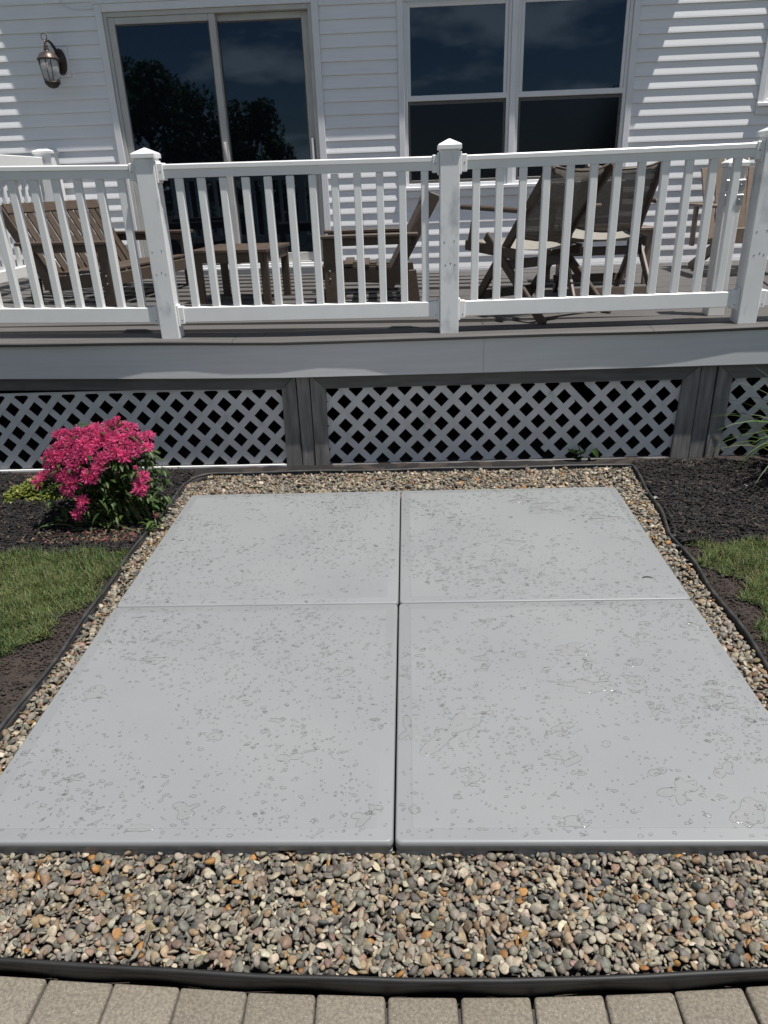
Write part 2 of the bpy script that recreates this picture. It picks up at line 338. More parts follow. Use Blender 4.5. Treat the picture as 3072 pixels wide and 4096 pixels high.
# ------------------------------------------------------------------ spa pad tiles
PC = np.array([-.0635, 2.616]); PS = 2.4287; PR = -.0022
PADZ = .070
def padw(u, v):  # -1..1
    q = np.array([u * PS / 2, v * PS / 2]); return (PC[0] + math.cos(PR) * q[0] - math.sin(PR) * q[1], PC[1] + math.sin(PR) * q[0] + math.cos(PR) * q[1])
tile_labels = {(0, 0): 'front left square of the grey resin pad, wet with drops', (1, 0): 'front right square of the grey resin pad with the largest puddles',
               (0, 1): 'back left square of the grey resin pad nearest the pink flowers', (1, 1): 'back right square of the grey resin pad with a black twig on it'}
def profile_slab(x0, x1, y0, y1, rings):
    """rounded slab: rings of (inset, z, corner radius) from bottom to top; the last ring is capped"""
    gg = G(); prev = None
    for ins, z, r in rings:
        ring = []
        for cx_, cy_, a0 in ((x1 - ins - r, y1 - ins - r, 0), (x0 + ins + r, y1 - ins - r, 90), (x0 + ins + r, y0 + ins + r, 180), (x1 - ins - r, y0 + ins + r, 270)):
            for k in range(5):
                a = math.radians(a0 + 22.5 * k); ring.append(gg.bm.verts.new((cx_ + r * math.cos(a), cy_ + r * math.sin(a), z)))
        if prev:
            n = len(ring)
            for i in range(n): gg.bm.faces.new((prev[i], prev[(i + 1) % n], ring[(i + 1) % n], ring[i]))
        prev = ring
    gg.bm.faces.new(prev); return gg
for (i, j), lb in tile_labels.items():
    c = padw(i - .5, j - .5); h = PS / 4; gx, gy = .0023, .0013
    x0, x1, y0, y1 = c[0] - h, c[0] + h, c[1] - h, c[1] + h
    if i == 0: x1 -= gx
    else: x0 += gx
    if j == 0: y1 -= gy
    else: y0 += gy
    root = tag(empty('spa_pad_tile', (c[0], c[1], .0)), lb, 'pad', 'grey resin spa pad squares')
    tz = {(0, 0): 0, (1, 0): .0015, (0, 1): .0008, (1, 1): .003}[(i, j)]
    o = profile_slab(x0, x1, y0, y1, [(.006, .0355 + tz, .014), (.003, .0355 + tz, .014), (.003, .0425 + tz, .014), (.0, .0435 + tz, .016), (0, .060 + tz, .016), (.0014, .0652 + tz, .016), (.0034, .0690 + tz, .016), (.0068, .0700 + tz, .012)]).build('shell', pad_m, root, True)
    o = profile_slab(x0, x1, y0, y1, [(.047, .0695 + tz, .008), (.047, .0702 + tz, .008), (.0475, .0707 + tz, .008), (.052, .0709 + tz, .006)]).build('textured_panel', padtex_m, root)
    # lower flange, standing on feet with notches between them
    for a, b in ((0, .205), (.262, .725), (.782, 1)):
        xa, xb = x0 + .003 + (x1 - x0 - .006) * a, x0 + .003 + (x1 - x0 - .006) * b
        G().box(xa, xb, y0 + .0035, y0 + .03, -.02, .0353 + tz, .002).build('foot', pad_m, root)
    for s_ in (0, 1):
        xx = x0 + .003 if s_ == 0 else x1 - .03
        G().box(xx, xx + .027, y0 + .04, y1 - .01, -.02, .0353 + tz, .002).build('foot', pad_m, root)
    G().box(x0 + .04, x1 - .04, y1 - .03, y1 - .003, -.02, .0353 + tz, .002).build('foot', pad_m, root)

# water left standing on the pad: uncountable drops and puddles, real low domes of water
def blob(cx, cy, r, asp, ang, n, hgt, z, rough, seed):
    a = np.linspace(0, 2 * np.pi, n, endpoint=False); q = np.random.default_rng(seed); rr = np.ones(n)
    for k in range(2, 7): rr += rough * q.normal() / k ** .7 * np.sin(k * a + q.uniform(0, 6.28))
    rr = np.clip(rr, .35, 1.8) * r
    x, y = rr * np.cos(a) * asp, rr * np.sin(a); ca, sa = math.cos(ang), math.sin(ang)
    X, Y = ca * x - sa * y, sa * x + ca * y
    inn = max(.45, 1 - min(.5, .0013 / r))
    V = [np.stack([cx + X, cy + Y, np.full(n, z - .0004)], 1), np.stack([cx + X * (.5 + inn / 2), cy + Y * (.5 + inn / 2), np.full(n, z + hgt * .62)], 1),
         np.stack([cx + X * inn * .96, cy + Y * inn * .96, np.full(n, z + hgt)], 1), np.array([[cx, cy, z + hgt * 1.04]])]
    i = np.arange(n); k = (i + 1) % n
    F = np.concatenate([np.stack([i, k, k + n], 1), np.stack([i, k + n, i + n], 1), np.stack([i + n, k + n, k + 2 * n], 1), np.stack([i + n, k + 2 * n, i + 2 * n], 1), np.stack([i + 2 * n, k + 2 * n, np.full(n, 3 * n)], 1)])
    return np.concatenate(V), F
WV, WF, off = [], [], 0
placed = []
def add_blob(cx, cy, r, asp, ang, n, hgt, rough):
    global off
    if abs(cx - PC[0]) > PS / 2 - .012 - r or abs(cy - PC[1]) > PS / 2 - .014 - r: return
    if abs(cx - PC[0]) < .012 + r or abs(cy - PC[1]) < .010 + r: return
    i, j = int(cx > PC[0]), int(cy > PC[1]); tz = {(0, 0): 0, (1, 0): .0015, (0, 1): .0008, (1, 1): .003}[(i, j)]
    onp = min(abs(abs(cx - PC[0]) - PS / 4), 9) < PS / 4 - .053 and abs(abs(cy - PC[1]) - PS / 4) < PS / 4 - .053
    V, F = blob(cx, cy, r, asp, ang, n, hgt, (.0709 if onp else .0700) + tz, rough, len(WV)); WV.append(V); WF.append(F + off); off += len(V)
big = [(2360, 2745, .055, 2.6, -.1), (2540, 2720, .04, 1.5, -.5), (2870, 2800, .06, 1.5, .5), (1800, 2930, .075, 1.7, .75), (1640, 2920, .045, 1.6, 1.5), (2250, 2910, .035, 1.6, .5), (2640, 2840, .03, 1.4, .8),
       (1390, 2690, .035, 2.2, .7), (1160, 3030, .045, 1.8, .7), (1450, 3270, .045, 1.6, .6), (380, 2770, .07, 1.7, .1), (620, 2640, .05, 2.3, .1), (700, 2570, .04, 1.6, .2), (2090, 2000, .06, 1.8, -.2), (2170, 2045, .06, 1.9, -.1),
       (2050, 2170, .045, 1.6, .3), (2420, 2075, .06, 1.9, 0), (2160, 2020, .05, 1.5, 0), (2720, 3160, .05, 1.8, .5), (3000, 3250, .06, 1.6, .9), (1900, 3110, .03, 1.7, .6), (2290, 3290, .03, 1.9, .1), (740, 3240, .055, 1.6, .3),
       (860, 2945, .04, 1.7, .3), (1110, 2880, .03, 1.6, .2), (300, 3110, .035, 1.9, .2), (2280, 2600, .045, 2.6, 0), (1500, 3230, .03, 1.3, .2), (560, 3310, .04, 1.8, .2), (2540, 2650, .03, 1.8, .3), (2900, 3080, .035, 1.5, 1.0)]
for px, py, r, asp, ang in big:
    p = atZ(px, py, .072); add_blob(p[0], p[1], r * (.62 if px > 1590 else .42), asp, ang, 40, .0014, .45)
M_ = 14500
for k in range(M_):
    x, y = PC[0] + rng.uniform(-.5, .5) * PS, PC[1] + rng.uniform(-.5, .5) * PS
    d = vnoise(x, y, 5, 21) + .7 * vnoise(x, y, 14, 22)
    if d < rng.uniform(-.75, .45): continue
    r = min(.0023 * math.exp(rng.exponential(.36)), .006 + .010 * (x > PC[0]))
    add_blob(x, y, r, rng.uniform(1, 1.35) if r < .004 else rng.uniform(1, 2.1), rng.normal(.25, .5), 9 if r < .004 else 16, min(.0013, .0007 + r * .12), .1 if r < .003 else .3)
wo = link('water_drops', mesh_np('water_drops', np.concatenate(WV), np.concatenate(WF)), water_m)
stuff(tag(wo, 'rain drops and shallow puddles lying on the grey pad', 'water'))
# black twig on the back right tile
p = atZ(2570, 2310, .0765); tw = G().tube([(p[0] + t_, p[1] + .006 * math.sin(t_ * 90), p[2] + .002 * math.sin(t_ * 60)) for t_ in np.linspace(0, .045, 6)], [.0018, .0026, .0024, .0022, .002, .001], 6).build('twig', screw_m, None, True)
tag(tw, 'short black twig lying on the back right pad square', 'twig')

# ------------------------------------------------------------------ river stones
ICO = bmesh.new(); bmesh.ops.create_icosphere(ICO, subdivisions=2, radius=1); ICO.verts.ensure_lookup_table()
IV2 = np.array([v.co[:] for v in ICO.verts]); IF2 = np.array([[v.index for v in f.verts] for f in ICO.faces]); ICO.free()
ICO = bmesh.new(); bmesh.ops.create_icosphere(ICO, subdivisions=3, radius=1)
IV3 = np.array([v.co[:] for v in ICO.verts]); IF3 = np.array([[v.index for v in f.verts] for f in ICO.faces]); ICO.free()
def shape(V, seed):
    q = np.random.default_rng(seed); W_ = V.copy(); p_ = q.uniform(1.0, 1.5)
    r = np.ones(len(V))
    for k in range(5):
        d = q.normal(size=3); d /= np.linalg.norm(d); r += .10 * q.normal() * np.sin((V @ d) * q.uniform(1.5, 3.5) + q.uniform(0, 6.28))
    W_ = W_ * r[:, None]
    if q.random() < .78:      # a broken, faceted stone: planes cut off some caps
        for k in range(q.integers(2, 5)):
            d = q.normal(size=3); d /= np.linalg.norm(d); h_ = q.uniform(.5, .82); s_ = W_ @ d; ov = np.maximum(s_ - h_, 0); W_ -= ov[:, None] * d * .9
    return W_
SH2 = [shape(IV2, s_) for s_ in range(40)]; SH3 = [shape(IV3, s_) for s_ in range(40)]
pal = np.array([[.25, .24, .22], [.21, .205, .19], [.30, .285, .255], [.18, .18, .175], [.36, .33, .285], [.40, .375, .33], [.31, .25, .185], [.30, .165, .065], [.25, .185, .155], [.085, .095, .105], [.135, .13, .125], [.48, .455, .41], [.21, .155, .15], [.23, .17, .115], [.16, .17, .165]])
pw = np.array([12, 13, 9, 10, 8, 5, 8, 2.6, 5, 5, 8, 3.0, 3, 6, 7.]); pw /= pw.sum()
cell = .004; gx0, gy0 = -1.46, 1.03; GW, GH = int(2.88 / cell), int(3.27 / cell)
HM = np.full((GH, GW), .001)
yy, xx = np.mgrid[0:GH, 0:GW]; WX, WY = gx0 + xx * cell, gy0 + yy * cell
ok = (WX > EL(WY) + .012) & (WX < ER(WY) - .012) & (WY > EF(WX) + .016) & (WY < YB - .012)
ok &= ~((WX < -1.29) & (WY > 4.16))
inpad = (np.abs(WX - PC[0]) < PS / 2 + .002) & (np.abs(WY - PC[1]) < PS / 2 + .002)
ok &= ~inpad
padin = (np.abs(WX - PC[0]) < PS / 2 - .022) & (np.abs(WY - PC[1]) < PS / 2 - .022)
HM[~ok] = .2; under = inpad & ~padin; HM[under] = .001
okidx = np.argwhere(ok | under)
target = .034
stones = []
fails = 0
def deposit(amin, amax, count, K, zmax):
    for _ in range(count):
        a = amin * (amax / amin) ** (rng.random() ** 1.25); b = a * rng.uniform(.48, .9); c_ = b * rng.uniform(.32, .75)
        best = None
        cand = okidx[rng.integers(0, len(okidx), K)]
        hs = HM[cand[:, 0], cand[:, 1]]; jj, ii = cand[hs.argmin()]
        if hs.min() > zmax: continue
        an = rng.uniform(0, math.pi); R_ = int(a / cell) + 1
        j0, j1, i0, i1 = max(jj - R_, 0), min(jj + R_ + 1, GH), max(ii - R_, 0), min(ii + R_ + 1, GW)
        dy, dx = (np.arange(j0, j1) - jj)[:, None] * cell, (np.arange(i0, i1) - ii)[None, :] * cell
        u = (dx * math.cos(an) + dy * math.sin(an)) / a; v = (-dx * math.sin(an) + dy * math.cos(an)) / b; q = u * u + v * v
        hw = HM[j0:j1, i0:i1]; core = q < .55
        if (hw[core] > .15).any(): continue
        hv = np.sort(hw[core]); rest = hv[int(len(hv) * .72)]
        zc = rest + c_ * .62
        if zc + c_ > zmax + .012 or (zc + c_ > .040 and under[j0:j1, i0:i1][q < 1].any()): continue
        gyv = ((hw * (v) * (q < .8)).sum()); tilt = rng.normal(0, .5, 2)
        m1 = q < 1; nh = zc + c_ * np.sqrt(np.clip(1 - q, 0, 1)); blk = hw < .15
        HM[j0:j1, i0:i1] = np.where(m1 & blk, np.maximum(hw, nh), hw)
        stones.append((gx0 + ii * cell, gy0 + jj * cell, zc, a, b, c_, an, tilt[0], tilt[1]))
deposit(.010, .020, 3600, 2, .012)
deposit(.006, .019, 11000, 5, .030)
deposit(.0055, .0175, 19000, 8, target)
st = np.array(stones)
# surface height for ranking what shows
top = st[:, 2] + st[:, 5]
dist = np.sqrt(st[:, 0] ** 2 + st[:, 1] ** 2 + 1.6 ** 2)
jx = np.clip(((st[:, 0] - gx0) / cell).astype(int), 0, GW - 1); jy = np.clip(((st[:, 1] - gy0) / cell).astype(int), 0, GH - 1)
covered = HM[jy, jx] - top
infr = (np.abs(st[:, 0]) < 1.02) & (st[:, 1] < 1.41)
score = np.sqrt(st[:, 3] * st[:, 4]) / dist * (covered < .0025) * infr
pick = set(np.argsort(-score)[:300].tolist()); buried = covered > .009
def rotm(an, tx, ty):
    ca, sa = math.cos(an), math.sin(an); Rz = np.array([[ca, -sa, 0], [sa, ca, 0], [0, 0, 1]])
    Rx = np.array([[1, 0, 0], [0, math.cos(tx), -math.sin(tx)], [0, math.sin(tx), math.cos(tx)]]); Ry = np.array([[math.cos(ty), 0, math.sin(ty)], [0, 1, 0], [-math.sin(ty), 0, math.cos(ty)]])
    return Rz @ Ry @ Rx
SV, SF, SC, off2 = [], [], [], 0
for k, (x, y, z, a, b, c_, an, t1, t2) in enumerate(stones):
    tint = pal[rng.choice(len(pal), p=pw)] * rng.uniform(.50, 1.12) * rng.normal(1, .024, 3) * np.array([1.06, .98, .84])
    if buried[k]: continue
    near = k in pick; sh = (SH3 if near else SH2)[rng.integers(0, 40)]
    V = (sh * np.array([a, b, c_])) @ rotm(an, t1, t2).T
    if near:
        o = link('stone', mesh_np('stone', V, IF3, tint), stone_m); o.parent = bed; o.location = (x, y, z)
    else:
        SV.append(V + (x, y, z)); SF.append(IF2 + off2); SC.append(np.repeat(tint[None], len(V), 0)); off2 += len(V)
o = link('stones', mesh_np('stones', np.concatenate(SV), np.concatenate(SF), np.concatenate(SC)), stone_m, bed); stuff(o)
print('stones', len(stones))

# ------------------------------------------------------------------ house
house = tag(empty('house', (0, YW, 0)), 'white vinyl-sided house with sliding glass door and twin window behind the deck', 'house')
SD = (-2.735, -.744); WN = (-.052, 2.076)
wall = G()
wall.box(-7, SD[0] + .05, YW + .004, YW + .2, .0, 5.4); wall.box(SD[0] + .05, SD[1] - .05, YW + .004, YW + .2, 3.12, 5.4); wall.box(SD[0] + .05, SD[1] - .05, YW + .004, YW + .2, 0, .86)
wall.box(SD[1] - .05, WN[0] + .05, YW + .004, YW + .2, 0, 5.4); wall.box(WN[0] + .05, WN[1] - .05, YW + .004, YW + .2, 0, 1.58); wall.box(WN[0] + .05, WN[1] - .05, YW + .004, YW + .2, 3.17, 5.4); wall.box(WN[1] - .05, 7, YW + .004, YW + .2, 0, 5.4)
wall.build('wall', trim_m, house)
G().box(-7, 7, YW - .02, YW + .003, -.1, .835).build('foundation', conc_m, house)
pitch = .1068; z0 = .874
RW = (3.205, 4.3, 2.15)      # right-hand window: x from, x to, sill z
def course(x0, x1, z):
    t = .018; j = random.uniform(-.001, .001)
    poly = [(YW, z + pitch + .004), (YW - .0015, z + pitch + .004), (YW - t + j, z + .014), (YW - t - .001 + j, z + .002), (YW - t + .003, z - .001), (YW - .001, z - .001)]
    G().prism(poly, x0, x1, 'x').build('siding_course', siding_m, house)
for k in range(0, 28):
    z = z0 + pitch * k; zt = z + pitch
    spans = [(-6.5, SD[0] - .001) if zt < 3.24 else None]
    if zt < 1.50: spans.append((SD[1] + .001, 6.5))
    elif zt < 3.24: spans.append((SD[1] + .001, WN[0] - .001)); spans.append((WN[1] + .001, 6.5 if zt < RW[2] + .03 else RW[0] - .001))
    if zt >= 3.24: spans = [(-6.5, WN[0] - .001 if zt < 3.34 else 6.5), ] + ([(WN[1] + .001, RW[0] - .001)] if zt < 3.34 else [])
    for s_ in spans:
        if not s_: continue
        if s_[0] < -.7 and s_[1] > 6 and zt < 1.5:     # staggered joint between two lengths
            jn = -.42 + .35 * (k % 2); course(s_[0], jn, z); course(jn + .002, s_[1], z - .0012)
        else: course(s_[0], s_[1], z)
G().box(SD[1], 6.5, YW - .020, YW, .846, .8735, .003).build('starter_strip', trim_m, house)
G().box(-6.5, SD[0], YW - .020, YW, .846, .8735, .003).build('starter_strip', trim_m, house)
# upper storey that overhangs the door and window and shades the wall
zo = 3.80; so = .12; dep = (zo - 1.93) * so
xr_ = 2.404 + (zo - 3.04) * .29; xl_ = -3.28 + (zo - 3.239) * .29
G().box(xl_, xr_, YW - dep, YW - .003, zo, 6.2).build('upper_storey', trim_m, house)
# trim boards
def trimboard(x0, x1, z0_, z1_, t=.03, b=.004, name='trim', m_=trim_m): return G().box(x0, x1, YW - t, YW + .003, z0_, z1_, b).build(name, m_, house)
# sliding door
door = empty('sliding_door', (-1.74, YW, .85), 0, house)
def dbox(name, x0, x1, y0, y1, z0_, z1_, m_, b=.003): return G().box(x0, x1, YW + y0, YW + y1, z0_, z1_, b).build(name, m_, door)
dbox('casing', SD[0], SD[0] + .062, -.036, .002, .875, 3.20, trim_m); dbox('casing', SD[1] - .062, SD[1], -.036, .002, .875, 3.20, trim_m)
dbox('casing', SD[0] + .0625, SD[1] - .0625, -.036, .002, 3.139, 3.20, trim_m); dbox('casing_cap', SD[0] - .012, SD[1] + .012, -.045, .002, 3.2005, 3.222, trim_m)
fx0, fx1 = SD[0] + .063, SD[1] - .063
dbox('jamb', fx0, fx0 + .032, -.02, .12, .95, 3.138, frame_m); dbox('jamb', fx1 - .032, fx1, -.02, .12, .95, 3.138, frame_m); dbox('head', fx0 + .033, fx1 - .033, -.02, .12, 3.10, 3.138, frame_m)
dbox('threshold', fx0 - .02, fx1 + .02, -.05, .12, .928, .9495, trim_m); dbox('track', fx0 + .033, fx1 - .033, -.03, .015, .9505, .975, trim_m); dbox('track', fx0 + .033, fx1 - .033, .03, .1, .9505, .99, frame_m)
dbox('kick_board', SD[0], SD[1], -.028, .002, .846, .9275, fascia_m)
def panel(xa, xb, y, name, stile=.06):
    p = empty(name, ((xa + xb) / 2, YW + y, .99), 0, house)
    def pb(n_, a, b, c_, d, m_, t0=-.018, t1=.018): return G().box(a, b, YW + y + t0, YW + y + t1, c_, d, .003).build(n_, m_, p)
    pb('stile', xa, xa + stile, .99, 3.098, frame_m); pb('stile', xb - stile, xb, .99, 3.098, frame_m)
    pb('rail', xa + stile + .001, xb - stile - .001, 3.045, 3.098, frame_m, -.0175, .0175); pb('rail', xa + stile + .001, xb - stile - .001, .99, 1.07, frame_m, -.0175, .0175)
    pb('pane', xa + stile - .006, xb - stile + .006, 1.065, 3.05, glass_m, -.004, .004)
    pb('gasket', xa + stile + .0005, xa + stile + .011, 1.071, 3.044, screenf_m, -.012, -.0045); pb('gasket', xb - stile - .011, xb - stile - .0005, 1.071, 3.044, screenf_m, -.012, -.0045); pb('gasket', xa + stile + .0115, xb - stile - .0115, 3.03, 3.0445, screenf_m, -.012, -.0045)
    return p
xm = -1.70
pl = panel(fx0 + .034, xm + .03, .005, 'door_panel'); pr = panel(xm - .035, fx1 - .034, .060, 'door_panel', .065)
def hnd(x, z, p): 
    G().box(x - .012, x + .012, YW - .045, YW - .0135, z - .085, z + .085, .006, 2).build('handle', frame_m, p, True)
hnd(xm + .0, 1.99, pl)
G().box(fx1 - .075, fx1 - .055, YW - .02, YW + .04, 1.80, 2.08, .004).build('handle', trim_m, pr)
# twin double-hung window and the window cut by the right edge of the picture
def window_unit(name, x0, x1, zs, zt, cx_list, meet):
    w = empty(name, ((x0 + x1) / 2, YW, zs), 0, house)
    def b(n_, xa, xb, y0, y1, za, zb, m_, bv=.003): return G().box(xa, xb, YW + y0, YW + y1, za, zb, bv).build(n_, m_, w)
    b('casing', x0, x0 + .055, -.034, .003, zs - .02, zt, trim_m); b('casing', x1 - .055, x1, -.034, .003, zs - .02, zt, trim_m); b('casing', x0 + .056, x1 - .056, -.034, .003, zt - .04, zt, trim_m)
    b('sill', x0 - .005, x1 + .005, -.052, .003, zs - .055, zs - .0205, trim_m, .006); b('apron', x0, x1, -.030, .003, zs - .118, zs - .056, trim_m)
    n = len(cx_list)
    for q, (a, c_) in enumerate(cx_list):
        b('frame', a, a + .028, -.012, .1, zs - .02, zt - .041, trim_m); b('frame', c_ - .028, c_, -.012, .1, zs - .02, zt - .041, trim_m); b('frame', a + .0285, c_ - .0285, -.012, .1, zs - .02, zs + .008, trim_m)
        # upper sash, outside; lower sash behind a dark screen
        a2, c2 = a + .029, c_ - .029
        b('sash', a2, a2 + .03, .0, .04, meet, zt - .042, trim_m); b('sash', c2 - .03, c2, .0, .04, meet, zt - .042, trim_m); b('sash', a2 + .0305, c2 - .0305, .001, .039, zt - .085, zt - .042, trim_m)
        b('meeting_rail', a2 - .012, c2 + .012, -.010, .045, meet - .022, meet + .022, trim_m)
        b('pane', a2 + .024, c2 - .024, .016, .024, meet + .015, zt - .08, glass_m, 0)
        b('screen_frame', a2, a2 + .022, .012, .03, zs + .009, meet - .0225, screenf_m); b('screen_frame', c2 - .022, c2, .012, .03, zs + .009, meet - .0225, screenf_m); b('screen_frame', a2 + .0225, c2 - .0225, .013, .029, meet - .052, meet - .0225, screenf_m); b('screen_frame', a2 + .0225, c2 - .0225, .013, .029, zs + .009, zs + .036, screenf_m)
        b('screened_pane', a2 + .015, c2 - .015, .018, .026, zs + .03, meet - .045, screen_m, 0)
    for q in range(n - 1): b('mullion', cx_list[q][1] + .0005, cx_list[q + 1][0] - .0005, -.030, .1, zs - .02, zt - .041, trim_m)
    return w
window_unit('twin_window', WN[0], WN[1], 1.65, 3.16, [(.004, .965), (1.02, 2.02)], 2.372)
window_unit('window', RW[0], RW[1], RW[2] + .10, 3.42, [(RW[0] + .056, RW[1] - .056)], 2.9)
# lantern with its white mounting block
G().box(-3.20, -3.045, YW - .035, YW - .004, 2.655, 2.895, .012, 2).build('mounting_block', trim_m, house)
ln = tag(empty('wall_lantern', (-3.14, YW - .036, 2.78)), 'bronze wall lantern with tapered glass beside the sliding door', 'lantern')
lx, ly = -3.165, YW - .185
G().lathe([(.001, 0), (.055, .0), (.055, .012), (.04, .02), (.001, .022)], (0, 0, 0), 24)
pgm = G().lathe([(.072, 0), (.072, .010), (.052, .022), (.03, .030)], (0, 0, 0), 24)
for v in pgm.bm.verts: v.co = Vector((-3.115 + v.co.x * .72, YW - .036 - v.co.z, 2.775 + v.co.y * 1.45))
pgm.build('back_plate', lampm, ln, True)
G().tube([(-3.115, YW - .06, 2.80), (-3.118, YW - .10, 2.86), (-3.13, YW - .14, 2.905), (-3.145, YW - .165, 2.925), (lx, ly, 2.915)], [.016, .014, .012, .010, .009], 8).build('arm', lampm, ln, True)
G().lathe([(.092, 2.772), (.096, 2.778), (.096, 2.786), (.088, 2.79), (.080, 2.802), (.062, 2.826), (.034, 2.838), (.024, 2.842), (.020, 2.852), (.026, 2.858), (.014, 2.866), (.018, 2.876), (.018, 2.884), (.010, 2.892), (.013, 2.902), (.008, 2.91), (.008, 2.925)], (lx, ly, 0), 24).build('cap', lampcap, ln, True)
G().tube([(lx + .026 * math.cos(a), ly, 2.95 + .026 * math.sin(a)) for a in np.linspace(0, 6.283, 17)], .0035, 6, False).build('ring', lampm, ln, True)
G().lathe([(.060, 2.606), (.063, 2.606), (.084, 2.770), (.080, 2.770)], (lx, ly, 0), 24).build('glass', lglass, ln, True)
G().lathe([(.01, 2.553), (.035, 2.560), (.055, 2.578), (.060, 2.588), (.068, 2.590), (.068, 2.602), (.060, 2.605)], (lx, ly, 0), 24).build('base', lampm, ln, True)
for k in range(4):
    a = .6 + k * math.pi / 2; G().tube([(lx + .064 * math.cos(a), ly + .064 * math.sin(a), 2.604), (lx + .086 * math.cos(a), ly + .086 * math.sin(a), 2.772)], .0035, 6).build('rib', lampm, ln)
G().lathe([(.010, 2.606), (.010, 2.66), (.016, 2.67), (.016, 2.72), (.006, 2.745)], (lx, ly, 0), 12).build('bulb', trim_m, ln, True)
p0 = [(235, 0), (255, 22), (290, 36), (330, 38), (375, 35)]
cb_ = G().tube([tuple(atY(x, y, YW - .018)) for x, y in p0], .004, 6).build('cable', trim_m, None, True); tag(cb_, 'thin white cable looping across the siding above the lantern', 'cable')

# ------------------------------------------------------------------ deck
deck = tag(empty('deck', (0, 4.6, 0)), 'raised grey composite deck with painted fascia and white lattice skirting', 'deck')
k = 0; y = 4.487
while y < YW - .03:
    y1_ = min(y + .1406, YW - .022)
    for (xa, xb) in (((-4.4, -.9 + (k * 1.37) % 3), (-.897 + (k * 1.37) % 3, 4.4))):
        G().box(xa, xb, y, y1_, ZD - .026, ZD + random.uniform(-.0008, .0008), .0008).build('deck_board', deck_m, deck, warp=warp)
    y += .1412; k += 1
def nosing(x0, x1):
    prof = [(YF - .019, ZD - .026), (YF - .025, ZD - .018), (YF - .026, ZD - .009), (YF - .021, ZD - .002), (YF - .012, ZD + .001), (4.482, ZD + .001), (4.482, ZD - .026)]
    gg = G(); n = max(2, int((x1 - x0) / .25)); xs = np.linspace(x0, x1, n + 1)
    rings = [[gg.bm.verts.new((x, a, b)) for a, b in prof] for x in xs]
    for i in range(n):
        for q in range(len(prof)): gg.bm.faces.new((rings[i][q], rings[i][(q + 1) % len(prof)], rings[i + 1][(q + 1) % len(prof)], rings[i + 1][q]))
    gg.bm.faces.new(rings[0]); gg.bm.faces.new(rings[-1][::-1])
    def wv(v): 
        v = warp(v); b = .006 * math.sin(v.x * 2.3 + .4) + .004 * math.sin(v.x * 5.1); return Vector((v.x, v.y - (b if v.y < 4.40 else 0), v.z + (.004 * math.sin(v.x * 3) if v.y < 4.45 else 0)))
    gg.build('edge_board', deck_m, deck, False, True, wv)
for a, b in ((-4.4, -1.06), (-1.057, 1.437), (1.44, 4.4)): nosing(a, b)
def slab(name, x0, x1, y0, y1, za, zb, m_, n=8, parent=deck):
    gg = G(); xs = np.linspace(x0, x1, n + 1); rings = [[gg.bm.verts.new(q) for q in ((x, y0, za), (x, y1, za), (x, y1, zb), (x, y0, zb))] for x in xs]
    for i in range(n):
        for q in range(4): gg.bm.faces.new((rings[i][q], rings[i][(q + 1) % 4], rings[i + 1][(q + 1) % 4], rings[i + 1][q]))
    gg.bm.faces.new(rings[0]); gg.bm.faces.new(rings[-1][::-1]); return gg.build(name, m_, parent, False, True, warp)
slab('fascia_board', -4.4, .448, YF, YF + .022, .612, ZD - .0275, fascia_m); slab('fascia_board', .4495, 4.4, YF, YF + .022, .612, ZD - .0275, fascia_m)
slab('rim_joist', -4.4, 4.4, YF + .0225, YF + .06, .60, ZD - .0285, oldwood_h)
for px, py in [(245, 1407), (590, 1404), (763, 1409), (264, 1496), (607, 1496), (778, 1496), (1082, 1408), (1450, 1394), (1774, 1380), (1857, 1379), (2127, 1365), (2452, 1354), (2843, 1339), (1092, 1492), (1455, 1484), (1775, 1472), (1856, 1471), (2123, 1459), (2444, 1448), (2830, 1437), (3005, 1428), (3018, 1333)]:
    p = atY(px, py, YF); G().lathe([(.0035, 0), (.0035, .004)], (0, 0, 0), 8).build('screw', screw_m, deck, world=False); o = bpy.context.scene.collection.objects[-1]
    o.location = Vector((p[0], YF - .0012, p[2])) - base_loc(deck); o.rotation_euler = (math.pi / 2 * -1, 0, 0); o.location.y += .002
# skirting: weathered frame boards and posts, lattice panels
zt, zl = .612, .523
def stile_pair(a, b, c_, d):
    yb0, yb1 = 4.425, 4.448
    G().prism([(a - .012, -.02), (b + .0, -.02), (b - .0, zt - .002), (a, zl)], yb0, yb1).build('stile', oldwood_m, deck)
    G().box(b + .006, c_ - .006, yb0 + .006, yb1 + .06, -.02, zt - .003, .003).build('skirt_post', oldwood_m, deck)
    G().prism([(c_, -.02), (d - .008, -.02), (d, zl), (c_ + .002, zt - .002)], yb0, yb1).build('stile', oldwood_m, deck)
stile_pair(-.800, -.712, -.620, -.525); stile_pair(1.678, 1.775, 1.882, 1.975)
def toprail(a, a2, b, b2): # top edge a..b, bottom edge a2..b2
    G().prism([(a, zt - .001), (b, zt - .001), (b2, zl), (a2, zl)], 4.426, 4.447).build('skirt_rail', oldwood_h, deck, warp=lambda v: Vector((v.x, v.y, v.z + (dz(v.x) if v.x < -1 else 0))))
toprail(-4.4, -4.4, -.716, -.803); toprail(-.614, -.522, 1.770, 1.675); toprail(1.886, 1.978, 4.4, 4.4)
G().box(-.52, 1.675, 4.425, 4.46, -.03, .016, .006).build('ground_rail', oldwood_h, deck)
G().box(-4.4, -.815, 4.43, 4.46, -.03, .008, .004).build('ground_rail', oldwood_h, deck); G().box(-4.4, -.812, 4.425, 4.437, .0085, .026, .003).build('bottom_strip', vinyl, deck)
